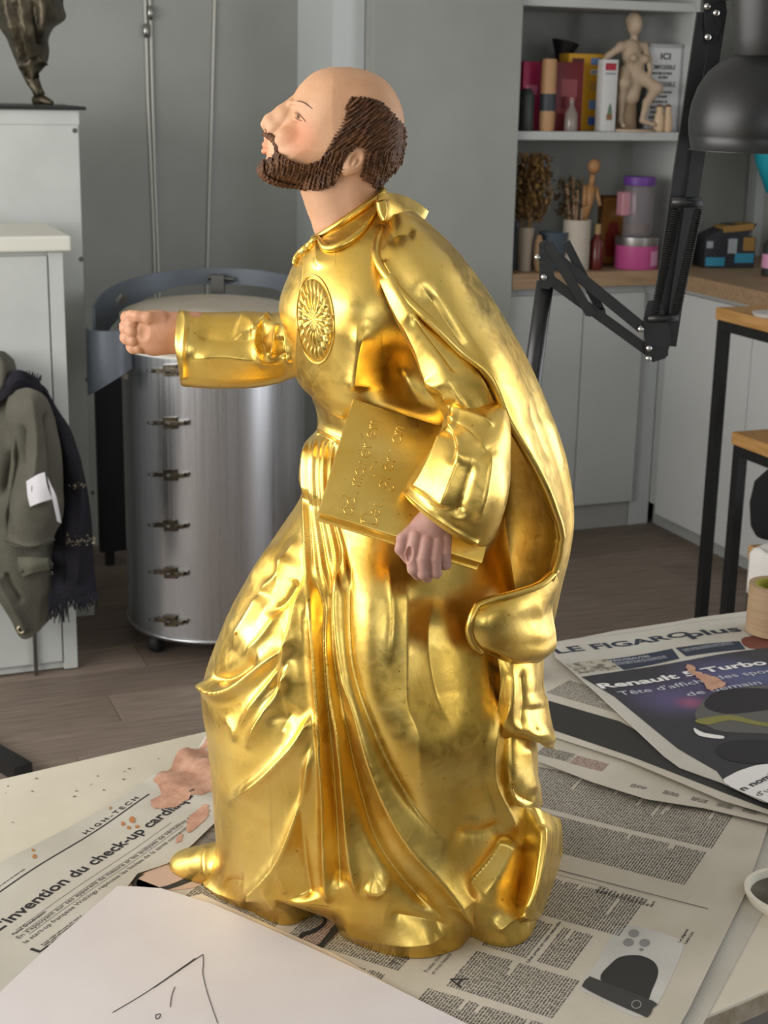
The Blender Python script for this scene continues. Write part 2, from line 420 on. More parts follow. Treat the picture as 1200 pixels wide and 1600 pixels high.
tag(wt, 'oak worktop running round the corner on the base cabinets', 'worktop')

# ---- open shelf niche over the left run
SH = thing('shelf_unit', 'grey open shelf niche above the oak worktop', 'shelf', rm(sC+.004, FT+.0, CT), ROOM)
SW = st(1074, 300, t=FT)[0]-sC-.004; SD = T1-FT-.004; zs = st(940, 206, t=FT)[2]-CT
MB().box((0, SD-.015, .001), (SW, SD, 1.5)).build('back_panel', M_WALL, SH)
MB().box((SW-.018, 0, .001), (SW, SD-.015, 1.5)).build('side_panel', M_CAB, SH)
MB().box((0, 0, zs-.03), (SW-.018, SD-.015, zs), bev=.002).build('shelf_board', M_CAB, SH)
MB().box((0, 0, zs+.42), (SW-.018, SD-.015, zs+.45), bev=.002).build('shelf_board', M_CAB, SH)
ZSH = CT+zs

# ================================================================== work table
TA = math.radians(33.7); TU = np.array([math.cos(TA), math.sin(TA), 0]); TV = np.array([-math.sin(TA), math.cos(TA), 0])
tback = float(onz(330, 1140)@TV); tfront = float(onz(1070, 1602)@TV)
tab = thing('work_table', 'white speckled work table carrying the gilded statue and newspapers', 'table', TU*.9+TV*((tback+tfront)/2), TA)
M_TAB = mat('table_laminate', 'c9c2b1', .45, c2='c0b8a6', scale=8, bump=.03, bscale=60)
hd = (tback-tfront)/2
TLo, THi = -1.15, 1.05
MB().box((TLo, -hd, TZ-.028), (THi, hd, TZ), bev=.003).build('table_top', M_TAB, tab)
MB().box((TLo+.002, -hd-.0015, TZ-.026), (THi-.002, -hd+.001, TZ-.003)).build('edge_band', mat('edge_band_worn', 'a69d8c', .6, c2='8a7d68', scale=40), tab)
for x in (TLo+.06, THi-.06):
    for y in (-hd+.06, hd-.06): MB().box((x-.025, y-.025, 0), (x+.025, y+.025, TZ-.028), bev=.002).build('leg', mat('leg_grey', '8d8d8b', .4, metal=.6), tab)
MB().box((TLo+.1, -hd+.05, TZ-.10), (THi-.1, -hd+.075, TZ-.028)).box((TLo+.1, hd-.075, TZ-.10), (THi-.1, hd-.05, TZ-.028)).build('rail', mat('leg_grey', '8d8d8b', .4, metal=.6), tab)
# ================================================================== the gilded statue
SY = 1.65
ST = thing('gilded_statue', 'gold-leaf statue of a bearded man in cassock and cape holding a book', 'statue', (0, 1.67, TZ))
# ---- cassock: slices from collar to knee, then the measured footprint of the hem
KEY = [  # left x,y  right x,y  half depth front, back
 (494,371, 596,301, .036,.036), (486,376, 622,316, .048,.045), (470,393, 680,362, .076,.07), (450,432, 722,425, .098,.09),
 (436,480, 750,490, .112,.10), (452,532, 768,560, .116,.105), (463,588, 775,625, .112,.105), (489,620, 775,672, .102,.1),
 (496,668, 775,715, .100,.1), (474,698, 778,742, .108,.105), (467,742, 785,785, .116,.11), (470,776, 790,820, .122,.115),
 (430,840, 798,878, .138,.12), (390,906, 806,930, .150,.125), (352,980, 818,1000, .158,.13), (318,1072, 832,1075, .164,.135),
 (326,1150, 838,1150, .162,.14), (336,1240, 842,1240, .160,.15), (341,1320, 852,1310, .158,.16)]
K = np.array(KEY, float)
KL = ony(K[:, 0], K[:, 1], np.full(len(K), SY)); KR = ony(K[:, 2], K[:, 3], np.full(len(K), SY))
KK = np.concatenate([KL, KR, K[:, 4:6]], 1)
zb = KK[-1, 2]
foot_px = [(324,1382),(350,1407),(395,1428),(440,1448),(478,1440),(506,1418),(520,1442),(545,1468),(600,1491),(660,1499),(715,1486),(736,1466),(762,1478),(795,1483),(826,1470),(843,1436),(858,1395),(872,1350),(880,1310)]
FT2 = onz(np.array([p[0] for p in foot_px]), np.array([p[1] for p in foot_px]))[:, :2]
foot = np.vstack([FT2, [(.235,1.80),(.19,1.85),(.10,1.865),(0,1.86),(-.10,1.825),(-.17,1.77),(-.21,1.705)]])
foot = smooth_poly(foot, 5)
NZ1, NZ2, NT = 430, 150, 760
th = np.linspace(0, 2*np.pi, NT, endpoint=False)
rows = crspline(KK, np.linspace(0, len(KK)-1, NZ1))
last = rows[-1]
def slice_pts(r):
    c = (r[0:3]+r[3:6])/2; a = (r[3:6]-r[0:3])/2; s = np.sin(th); b = np.where(s > 0, r[6], r[7])
    return c+np.cos(th)[:, None]*a-(s*b)[:, None]*np.array([0, 1., 0])
G = [slice_pts(r) for r in rows]
cl = (last[:3]+last[3:6])/2; fc = np.array([.015, 1.675])
dirs = (G[-1]-cl)[:, :2]; dirs = dirs/np.linalg.norm(dirs, axis=1, keepdims=True)
def ray_poly(c, D, poly):
    out = np.full(len(D), np.nan)
    for i in range(len(poly)):
        p = poly[i]-c; e = poly[(i+1) % len(poly)]-poly[i]; den = D[:, 0]*e[1]-D[:, 1]*e[0]
        t = (p[0]*e[1]-p[1]*e[0])/den; u = (p[0]*D[:, 1]-p[1]*D[:, 0])/den
        ok = (t > 0) & (u >= -1e-6) & (u <= 1+1e-6); out = np.where(ok & ~(out > t), t, out)
    return out
rf = ray_poly(fc, dirs, foot); rf = np.where(np.isnan(rf), np.nanmean(rf), rf)
footP = np.concatenate([fc+dirs*rf[:, None], np.full((NT, 1), TZ)], 1)
top = G[-1]
for i in range(1, NZ2+1):
    f = i/NZ2; w = f*f*(3-2*f); w = .35*f+.65*w
    p = top*(1-w)+footP*w; p[:, 2] = top[:, 2]*(1-f)+TZ*f
    lip = max(0, (f-.95)/.05); p[:, :2] = p[:, :2]+(fc-p[:, :2])*.02*lip*lip
    G.append(p)
V = np.array(G).reshape(-1, 3); NR = NZ1+NZ2
N = gnormals(V, NR, NT, True)
if (N[NT*200+NT//4] @ np.array([0, -1., 0])) < 0: N = -N
R_ = [
 # between the legs
 (15, 7, 12, [(488,860),(490,940),(493,1042),(496,1105),(500,1168),(504,1260),(507,1347),(513,1418)], .25, .05),
 (13, 7, 9, [(500,930),(509,1010),(515,1089),(527,1152),(537,1240),(546,1331),(556,1380),(566,1412)], .2, .1),
 (18, 11, 26, [(545,850),(529,950),(535,1042),(554,1100),(575,1180),(606,1258),(640,1317),(672,1356),(705,1399),(745,1458)], .12, .05),
 (3, 4, 5, [(533,1050),(536,1110),(537,1170)]),
 (-17, 11, 11, [(520,860),(512,940),(522,1040),(541,1140),(560,1230),(590,1320),(650,1400),(700,1440)], .15, .1),
 (-14, 8, 8, [(494,880),(500,960),(506,1080),(515,1180),(522,1280),(530,1390)], .15, .05),
 (-12, 16, 16, [(470,1180),(468,1260),(470,1340),(480,1410)], .3, .05),
 (-12, 10, 14, [(556,860),(548,960),(556,1050),(582,1130),(612,1200),(655,1270),(700,1320)], .15, .25),
 # far leg: knee drapery
 (15, 8, 15, [(317,1068),(340,1085),(372,1079),(405,1052),(445,1018),(475,985)], .05, .3),
 (-11, 10, 9, [(330,1055),(352,1062),(382,1050),(415,1022)], .25, .3),
 (13, 6, 12, [(486,893),(470,959),(450,1026),(418,1080),(384,1127),(360,1150)], .2, .25),
 (12, 6, 10, [(462,1026),(440,1080),(412,1127),(388,1170)], .25, .25),
 (13, 6, 14, [(489,1108),(468,1152),(437,1188),(399,1226),(358,1254)], .15, .3),
 (14, 8, 12, [(491,1150),(479,1214),(464,1273),(447,1325),(430,1358),(404,1388),(388,1404)], .2, .05),
 (9, 7, 10, [(389,1404),(358,1394),(322,1375)], .1, .1),
 (-7, 12, 14, [(385,1380),(350,1375)], .3, .3),
 (6, 6, 6, [(448,1400),(442,1372),(438,1350)], .2, .3), (5, 6, 6, [(432,1425),(420,1395),(425,1370)], .2, .3),
 (-9, 18, 14, [(455,985),(440,1040),(430,1110)], .3, .3), (-6, 16, 16, [(462,1100),(440,1140)], .4, .4),
 (6, 10, 16, [(442,842),(400,915),(362,1005)], .2, .3), (-5, 12, 20, [(452,880),(430,935),(392,1005)], .25, .3),
 (4, 7, 9, [(470,840),(440,900)], .3, .4),
 (7, 5, 8, [(458,868),(440,905),(412,935)], .2, .3), (-7, 7, 8, [(470,905),(450,940),(418,962)], .2, .3), (7, 5, 9, [(422,928),(396,975),(370,1018)], .2, .3), (-5, 9, 9, [(408,895),(386,945),(366,985)], .3, .3), (6, 5, 7, [(446,955),(415,1000),(385,1032)], .2, .3), (4, 4, 5, [(352,1120),(372,1142),(366,1158)], .3, .3),
 # near leg
 (16, 70, 34, [(628,860),(632,930),(631,1010),(629,1090),(641,1130),(650,1190),(675,1240)], .2, .3),
 (-9, 26, 40, [(676,930),(668,1010),(680,1090),(700,1140)], .25, .3),
 (4, 6, 10, [(607,880),(612,960),(604,1040)], .25, .3),
 (-6, 20, 14, [(700,1290),(745,1300),(790,1285)], .3, .2),
 # back of the skirt
 (9, 9, 14, [(765,1030),(775,1080),(757,1150),(760,1215),(788,1270),(806,1310)], .15, .1),
 (-10, 9, 8, [(783,1040),(784,1110),(778,1150)], .2, .2),
 (-18, 15, 11, [(806,1312),(775,1355),(730,1398)], .12, .2),
 (3, 6, 10, [(822,1305),(790,1352),(752,1404)], .2, .3),
 (12, 8, 10, [(838,1268),(852,1290),(846,1330),(836,1385),(816,1428)], .1, .1),
 (-6, 9, 7, [(826,1310),(824,1370),(808,1425)], .2, .2),
 (-8, 12, 14, [(855,1310),(852,1360),(838,1410)], .2, .2),
 (8, 10, 10, [(773,1455),(790,1440),(815,1425)], .2, .1),
 # hem lobe in front
 (10, 14, 18, [(522,1440),(575,1455),(640,1470),(700,1462)], .15, .2),
 (-8, 16, 16, [(600,1425),(660,1438),(705,1448)], .25, .2),
 (9, 10, 16, [(565,1380),(590,1390),(612,1372)], .3, .3),
 # belt and gathers
 (4, 5, 5, [(488,622),(520,640),(545,652)], .05, .2), (3.5, 4, 4, [(496,668),(520,680),(545,694)], .05, .2),
 (-3, 5, 5, [(496,676),(525,692)], .05, .2),
 # chest
 (5, 7, 10, [(497,372),(498,395),(500,425)], .1, .3), (4, 4, 6, [(480,385),(478,420),(474,470),(466,560),(470,600)], .1, .2),
 (5, 9, 18, [(575,500),(560,560),(552,615)], .3, .1),
 (4, 8, 14, [(560,500),(555,560),(545,620)], .3, .2),
]
for i, x in enumerate((476, 484.5, 490, 499.5, 509, 519)):  # gathers below the belt
    ga = (5.5, 3.0, 5.0, 2.6, 5.2, 3.6)[i]
    R_.append((ga, 3.5, 3.5+.6*(i % 3), [(x+4, 682), (x-2, 730), (x+1, 790), (x+6+i*3, 860), (x+12+i*5, 950)], .1, .3))
    R_.append((-ga, 3.5, 3.5, [(x+7.5, 684), (x+1.5, 730), (x+4.5, 790), (x+10+i*3, 860), (x+17+i*5, 940)], .1, .3))
B_ = [(14, 585, 960, 46, 160, 0), (18, 690, 1180, 90, 200, 20), (10, 400, 960, 60, 120, 35), (8, 380, 1240, 60, 120, 10),
      (-10, 505, 1200, 30, 220, 0), (8, 580, 460, 70, 70, 0), (-42, 645, 600, 70, 62, 40)]
V = relief(V, N, R_, B_)
# back of the robe: plain long folds
ang = np.tile(th, NR); hh = np.repeat(np.clip((np.arange(NR)-250)/200, 0, 1), NT)
bk = np.clip(-np.sin(ang)*1.6, 0, 1)
V += N*(.007*np.sin(ang*13)*bk*hh)[:, None]
V[:, 2] = np.maximum(V[:, 2], TZ+.0005); V[-NT:, 2] = TZ+.0005
n0 = len(V); V = np.vstack([V, V[:NT].mean(0), V[-NT:].mean(0)])
Q = grid_quads(NR, NT, True)
me_tri = [(n0, n0, (j+1) % NT, j) for j in range(NT)]
ROBE_V, ROBE_Q = V, Q
robe = npmesh('cassock', V[:n0], Q, GOLD, ST)
ROBE = BVHTree.FromPolygons([tuple(v) for v in V[:n0]], [tuple(q) for q in Q.tolist()])
def hit(x, y, tree=ROBE):
    d = ray(np.float64(x), np.float64(y)); d = d/np.linalg.norm(d); p, n, i, t = tree.ray_cast(Vector(CO), Vector(d))
    if p is None: return None, None
    if n.dot(Vector(d)) > 0: n = -n
    return np.array(p), np.array(n)
# ---- generic spline patch from pixel + depth control points
def patch(name, rows, nv, nu, m, parent, thick=.004, ridges=(), bumps=(), wob=0, seed=0, Y0=SY, subset=None, both=False, outn=None):
    C_ = np.array(rows, float)                      # rows x cols x (px, py, dY)
    P = ony(C_[..., 0], C_[..., 1], Y0+C_[..., 2])
    A = crspline(P, np.linspace(0, len(P)-1, nv)); A = crspline(np.swapaxes(A, 0, 1), np.linspace(0, P.shape[1]-1, nu)); A = np.swapaxes(A, 0, 1)
    V = A.reshape(-1, 3).copy(); N = gnormals(V, nv, nu, False)
    # outward side: the one given, else the camera's
    ref = np.array(outn, float) if outn is not None else None
    if ref is not None:
        if (N@ref).sum() < 0: N = -N
    else:
        i = (nv//2)*nu+nu//4
        if N[i]@(CO-V[i]) < 0: N = -N
    V = relief(V, N, ridges, bumps)
    if wob:
        r = np.random.default_rng(seed)
        for k in range(5):
            d = r.normal(size=3); d /= np.linalg.norm(d); V += N*(wob*np.sin(V@d*r.uniform(40, 110)+r.uniform(0, 6)))[:, None]
    Vb = V-N*thick
    Q = grid_quads(nv, nu); n = nv*nu
    edge = np.r_[np.arange(nu), np.arange(1, nv)*nu+nu-1, (nv-1)*nu+np.arange(nu-2, -1, -1), np.arange(nv-2, 0, -1)*nu]
    e2 = np.roll(edge, -1); W = np.stack([edge, edge+n, e2+n, e2], -1)
    o = npmesh(name, np.vstack([V, Vb]), np.vstack([Q, Q[:, ::-1]+n, W]), m, parent)
    return o, V, N, A

# ---- cape
CR = [  # rim(near)            mid             outer           silhouette        far            far edge
 [(598,352,-.050),(612,338,-.052),(632,330,-.040),(648,330,.0),(620,325,.05),(570,350,.06)],
 [(588,402,-.105),(622,372,-.112),(668,362,-.085),(703,372,.0),(660,370,.09),(560,400,.11)],
 [(630,462,-.138),(672,435,-.142),(722,428,-.095),(757,448,.0),(700,440,.115),(560,470,.13)],
 [(700,530,-.158),(738,512,-.150),(776,508,-.10),(805,524,.0),(735,520,.125),(560,540,.14)],
 [(760,590,-.163),(788,583,-.150),(820,585,-.10),(845,606,.0),(770,600,.13),(580,610,.15)],
 [(792,660,-.160),(816,655,-.145),(845,660,-.09),(870,680,.0),(790,680,.135),(600,680,.15)],
 [(832,732,-.150),(850,730,-.132),(876,735,-.075),(892,750,.005),(800,750,.14),(610,750,.15)],
 [(860,795,-.136),(873,796,-.115),(887,802,-.06),(893,815,.01),(800,815,.14),(620,815,.15)],
 [(874,850,-.118),(882,851,-.10),(888,856,-.05),(887,865,.015),(795,870,.135),(630,880,.145)],
 [(862,898,-.10),(870,905,-.085),(872,912,-.045),(868,918,.015),(790,930,.125),(640,940,.13)],
 [(850,918,-.08),(858,935,-.07),(862,960,-.03),(858,985,.02),(790,985,.115),(650,990,.12)]]
cr_ridges = [(-8, 18, 30, [(650,435),(690,492),(728,545),(752,580)], .25, .3),
             (4, 6, 6, [(598,405),(640,470),(705,535),(764,595),(795,662),(834,735),(863,800),(874,850)], .02, .02),
             (4, 12, 16, [(850,640),(868,690),(880,745)], .3, .3), (-4, 14, 14, [(825,620),(845,680),(868,735)], .3, .3),
             (-5, 16, 12, [(600,372),(625,362),(655,356)], .25, .3)]
CRa = np.array(CR, float); CRs = CRa.copy(); CRs[1:-1, 1:] = .25*CRa[:-2, 1:]+.5*CRa[1:-1, 1:]+.25*CRa[2:, 1:]
cape, CV, CN, CA = patch('cape', CRs, 260, 240, GOLD, ST, .006, cr_ridges, [(5, 700, 420, 40, 40, 0)], outn=(.5, -.8, .3))
# rolled rim of the cape
rim = [CV[i*240]+CN[i*240]*.001 for i in range(4, 260, 2)]
MB().tube(rim, .0042, 10).build('cape_rim', GOLD, ST, smooth=True, world=True)
# the turned-over lower lobe of the cape
LB = [
 [(868,890,-.098),(845,912,-.118),(805,928,-.140),(768,938,-.155),(745,946,-.163)],
 [(872,915,-.085),(850,935,-.112),(808,948,-.148),(768,956,-.166),(737,965,-.168)],
 [(862,950,-.075),(845,965,-.108),(805,972,-.150),(765,978,-.170),(733,985,-.168)],
 [(868,990,-.070),(850,1000,-.105),(806,1005,-.146),(768,1003,-.166),(738,1002,-.164)],
 [(867,1015,-.066),(850,1024,-.10),(808,1031,-.136),(772,1020,-.158),(748,1014,-.158)],
 [(850,1028,-.03),(840,1036,-.07),(806,1042,-.105),(775,1028,-.13),(756,1020,-.145)]]
lobe, LV, LN, LA = patch('cape_fold', LB, 110, 140, GOLD, ST, .006, [(2, 14, 20, [(838,935),(846,970),(840,1012)], .3, .3)], outn=(0, -1, .1))
rim = [LV[j]+LN[j]*.001 for j in range(2, 139, 2)]+[LV[i*140+139]+LN[i*140+139]*.001 for i in range(1, 96, 2)]
MB().tube(rim, .0042, 10).build('cape_rim', GOLD, ST, smooth=True, world=True)
# collar flap standing behind the neck
patch('collar_flap', [
 [(590,305,-.055),(606,301,-.04),(632,306,-.0),(655,318,.02),(670,330,.03)],
 [(592,318,-.065),(607,318,-.052),(635,326,-.02),(652,336,.0),(664,343,.02)],
 [(597,345,-.068),(607,345,-.06),(628,345,-.04),(645,347,-.01),(655,350,.0)]], 40, 60, GOLD, ST, .005, [(4, 5, 6, [(597,312),(600,330),(595,352)], .1, .2)], outn=(0, -1, .2))

# collar band round the neck
cb = []
for i in range(97):
    a = 2*math.pi*i/96; p = (KL[0]+KR[0])/2+math.cos(a)*(KR[0]-KL[0])/2*1.06-math.sin(a)*np.array([0, .040, 0]); cb.append(p)
mb = MB(); mb.tube(cb, .0042, 8, cap=False); mb.build('collar_band', GOLD, ST, smooth=True, world=True)
for pts in ([(497,372),(486,385),(468,402),(462,415)], [(498,374),(512,390),(545,380),(575,350),(592,322)]):
    P = []
    for x, y in crspline(np.array(pts, float), np.linspace(0, len(pts)-1, 24)):
        p, n = hit(x, y)
        if p is not None: P.append(p+n*.002)
    MB().tube(P, [.001+.0036*math.sin(math.pi*(i+.5)/len(P))**.5 for i in range(len(P))], 8).build('collar_fold', GOLD, ST, smooth=True, world=True)

# ---- lapel: cape front running down over the upper arm
patch('cape_lapel', [
 [(590,400,-.100),(594,400,-.106),(600,400,-.108)],
 [(604,452,-.124),(620,455,-.138),(636,468,-.140)],
 [(625,510,-.140),(655,512,-.158),(690,527,-.158)],
 [(652,562,-.150),(690,560,-.172),(745,580,-.165)],
 [(668,605,-.152),(705,600,-.182),(765,612,-.165)],
 [(690,645,-.150),(722,632,-.186),(780,650,-.160)],
 [(705,672,-.145),(735,665,-.180),(790,690,-.150)]], 150, 90, GOLD, ST, .006,
 [(8, 9, 16, [(596,420),(622,480),(655,545),(672,590),(690,620)], .1, .1), (-7, 14, 18, [(640,490),(690,548),(722,590)], .2, .2), (4, 5, 7, [(672,590),(690,605),(700,632)], .2, .2)], outn=(0, -1, 0))

# ---- lofted sleeves: each ring given by its two silhouette points and depth
def loft(name, keys, m, parent, n=220, nt=160, ridges=(), bumps=(), cap=(True, True), wob=0, wfreq=90, seed=1):
    k = np.array(keys, float); A = ony(k[:, 0], k[:, 1], SY+k[:, 4]); B = ony(k[:, 2], k[:, 3], SY+k[:, 4])
    R = crspline(np.concatenate([A, B, k[:, 4:6]], 1), np.linspace(0, len(k)-1, n)); t = np.linspace(0, 2*np.pi, nt, endpoint=False)
    G = []
    for r in R:
        c = (r[:3]+r[3:6])/2; a = (r[3:6]-r[:3])/2; G.append(c+np.cos(t)[:, None]*a-np.sin(t)[:, None]*np.array([0, r[7], 0]))
    V = np.array(G).reshape(-1, 3); N = gnormals(V, n, nt, True)
    i = (n//2)*nt+nt//4
    if N[i]@np.array([0, -1., 0]) < 0: N = -N
    V = relief(V, N, ridges, bumps)
    if wob:
        rr = np.random.default_rng(seed)
        for q in range(6):
            d = rr.normal(size=3); d /= np.linalg.norm(d); V += N*(wob*np.sin(V@d*rr.uniform(.5, 1.3)*wfreq+rr.uniform(0, 6)))[:, None]
    Q = grid_quads(n, nt, True); X = [V]; F = [Q]; base = len(V)
    for end, row in ((0, 0), (1, n-1)):
        ring = V[row*nt:(row+1)*nt]; c = ring.mean(0); inn = c+(ring-c)*.9; inw = (V[(8 if row == 0 else n-9)*nt:][:nt].mean(0)-c)
        deep = c+(ring-c)*.82+inw*2.2*cap[end]; X += [inn, deep, c[None]+inw*2.2*cap[end]]; j = np.arange(nt); j2 = (j+1) % nt
        F += [np.stack([row*nt+j, row*nt+j2, base+j2, base+j], -1), np.stack([base+j, base+j2, base+nt+j2, base+nt+j], -1),
              np.stack([base+nt+j, base+nt+j2, np.full(nt, base+2*nt), np.full(nt, base+2*nt)], -1)]
        base += 2*nt+1
    V = np.vstack(X); Q = np.vstack(F)
    return npmesh_mixed(name, V, Q, m, parent)
def npmesh_mixed(name, V, Q, m, parent):
    tri = Q[:, 2] == Q[:, 3]; V = V.copy(); V[:, 2] = np.maximum(V[:, 2], TZ+.0026); V = V-root_of(parent)
    me = bpy.data.meshes.new(name); a = Q[~tri]; b = Q[tri][:, :3]
    me.vertices.add(len(V)); me.vertices.foreach_set('co', V.astype(np.float32).ravel())
    lp = np.r_[a.ravel(), b.ravel()].astype(np.int32); me.loops.add(len(lp)); me.loops.foreach_set('vertex_index', lp)
    st_ = np.r_[np.arange(len(a))*4, len(a)*4+np.arange(len(b))*3].astype(np.int32); me.polygons.add(len(st_)); me.polygons.foreach_set('loop_start', st_)
    me.update(calc_edges=True); me.validate(); return link(name, me, m, parent, True)
# far arm, stretched forward
loft('sleeve', [(280,485, 286,598, .045,.040), (292,487, 292,602, .045,.043), (330,489, 335,606, .045,.045), (385,488, 392,603, .045,.046),
                (425,488, 432,596, .045,.048), (450,484, 462,588, .04,.05), (490,478, 510,590, .02,.05)], GOLD, ST,
     ridges=[(4, 4, 5, [(281,487),(289,500),(287,545),(286,595)], .05, .05), (-6, 22, 18, [(300,520),(350,532),(400,528),(430,510)], .2, .2), (6, 14, 18, [(292,565),(340,556),(395,562),(450,570)], .2, .2),
             (7, 6, 8, [(425,490),(402,515),(400,545),(420,575)], .1, .3), (-7, 6, 6, [(412,500),(408,530),(418,555)], .2, .2), (7, 6, 6, [(438,505),(430,535),(426,560)], .2, .2), (-6, 6, 6, [(440,525),(445,560)], .2, .2),
             (6, 14, 12, [(370,495),(392,505),(398,520)], .2, .2), (6, 7, 7, [(452,500),(448,535),(455,575)], .2, .2)], wob=.0006, cap=(True, False))
# near arm: gathered upper part and wide forearm sleeve
loft('sleeve', [(706,622, 785,612, -.135,.012), (699,640, 791,634, -.150,.042), (694,660, 797,672, -.165,.055), (684,685, 798,715, -.178,.062), (662,718, 795,762, -.186,.060),
                (642,748, 782,812, -.190,.055), (634,764, 765,845, -.190,.048), (631,768, 752,852, -.190,.044)], GOLD, ST, n=240,
     ridges=[(9, 8, 12, [(700,655),(722,668),(745,690),(760,715)], .1, .3), (7, 6, 8, [(705,665),(718,695),(722,730)], .1, .3), (7, 6, 8, [(708,650),(740,655),(775,668)], .1, .3), (-7, 6, 6, [(712,662),(738,680),(755,705)], .1, .3),
             (-6, 6, 6, [(706,670),(712,700),(705,730)], .2, .3), (9, 10, 14, [(700,668),(690,700),(672,735),(650,770)], .2, .1), (6, 8, 10, [(725,700),(705,750),(688,795)], .2, .1), (-7, 14, 12, [(740,710),(725,770),(715,815)], .3, .2),
             (4, 4, 4, [(632,766),(655,785),(682,806),(715,830),(750,850)], .05, .05), (6, 8, 10, [(765,700),(758,760),(742,820)], .2, .2), (8, 8, 8, [(700,645),(715,640),(735,632)], .2, .2)], wob=.0005, cap=(False, True))
# hanging back of the near sleeve
patch('sleeve_drape', [
 [(740,690,-.150),(770,690,-.155),(798,700,-.13)],
 [(735,770,-.165),(768,775,-.165),(795,780,-.135)],
 [(725,830,-.165),(755,840,-.165),(778,838,-.14)],
 [(715,862,-.150),(738,878,-.155),(755,868,-.14)]], 80, 60, GOLD, ST, .006, [(4, 6, 8, [(790,720),(775,790),(752,855)], .2, .2)], outn=(0, -1, 0))

# ---- back drapery below the cape
patch('back_drapery', [
 [(775,1012,-.125),(800,1020,-.120),(828,1020,-.09),(850,1025,-.03)],
 [(782,1060,-.130),(806,1062,-.130),(835,1060,-.10),(850,1065,-.03)],
 [(778,1110,-.128),(802,1112,-.135),(835,1108,-.105),(856,1110,-.03)],
 [(778,1145,-.122),(806,1142,-.135),(845,1142,-.105),(865,1150,-.03)],
 [(778,1158,-.112),(806,1152,-.122),(842,1160,-.10),(866,1170,-.03)]], 110, 110, GOLD, ST, .008,
 [(5, 6, 9, [(800,1040),(798,1100),(785,1150)], .2, .2), (-6, 10, 10, [(818,1040),(822,1100),(815,1145)], .2, .2), (6, 12, 12, [(845,1080),(850,1130),(858,1165)], .2, .1), (-5, 8, 8, [(835,1100),(842,1150)], .2, .2)], outn=(0, -1, 0))
patch('back_drapery', [
 [(775,1150,-.105),(800,1146,-.112),(825,1150,-.085),(838,1160,-.03)],
 [(778,1195,-.112),(802,1198,-.120),(828,1195,-.085),(838,1200,-.02)],
 [(784,1235,-.108),(808,1245,-.118),(836,1242,-.085),(846,1240,-.01)],
 [(795,1255,-.10),(815,1262,-.108),(836,1262,-.08),(848,1258,-.01)]], 70, 80, GOLD, ST, .008,
 [(5, 8, 8, [(822,1160),(828,1200),(838,1245)], .2, .2), (-6, 8, 8, [(795,1225),(815,1245),(835,1255)], .2, .2)], outn=(0, -1, 0))
patch('train_corner', [
 [(812,1262,-.075),(838,1262,-.075),(855,1270,-.05),(876,1280,-.0)],
 [(815,1310,-.075),(846,1300,-.095),(862,1300,-.07),(879,1305,.0)],
 [(812,1360,-.08),(842,1345,-.11),(858,1350,-.085),(876,1345,-.01)],
 [(802,1405,-.09),(832,1395,-.122),(848,1400,-.10),(862,1390,-.03)],
 [(790,1445,-.10),(818,1432,-.130),(834,1440,-.11),(848,1428,-.05)]], 80, 70, GOLD, ST, .010, [(4, 5, 6, [(850,1285),(848,1330),(838,1385),(820,1428)], .1, .1)], outn=(.3, -1, .2))

# ---- shoe
sh = np.array([onz(270, 1352), onz(345, 1378)])
loft('shoe', [(266,1352, 272,1360, .05,.004), (271,1339, 278,1366, .045,.016), (290,1329, 296,1375, .035,.024), (318,1322, 322,1382, .022,.028), (352,1318, 358,1392, .01,.03)], GOLD, ST, n=60, nt=60, cap=(False, False), wob=.0008,
     ridges=[(3, 3, 4, [(322,1324),(321,1350),(323,1378)], .05, .05)])

# ---- book
BD = -.168
bq = [(552,622), (812,688), (748,893), (497,800)]
bdep = [-.118, -.116, -.19, -.196]
BP = np.array([ony(x, y, SY+d) for (x, y), d in zip(bq, bdep)])
bn = np.cross(BP[1]-BP[0], BP[3]-BP[0]); bn /= np.linalg.norm(bn)
if bn@(CO-BP[0]) < 0: bn = -bn
BP = BP-((BP-BP[0])@bn)[:, None]*bn     # exactly planar cover
BO = BP[0]; bu = BP[3]-BP[0]; bh = np.linalg.norm(bu); bu /= bh; bv = BP[1]-BP[0]; bv -= bu*(bv@bu); bw = np.linalg.norm(bv); bv /= bw
def bl(u, v, w): return BO+u*bu+v*bv+w*bn
BM_ = Matrix(((bu[0], bv[0], bn[0], BO[0]), (bu[1], bv[1], bn[1], BO[1]), (bu[2], bv[2], bn[2], BO[2]), (0, 0, 0, 1)))
book = MB().box((0, 0, -.004), (bh, bw*.97, 0), BM_, bev=.0016).build('book', GOLD, ST, world=True, auto=40)
MB().box((.003, .003, -.022), (bh-.003, bw*.96, -.004), BM_).build('page_block', GOLD, book, world=True)
MB().box((0, 0, -.026), (bh, bw*.97, -.022), BM_, bev=.0016).build('back_cover', GOLD, book, world=True, auto=40)
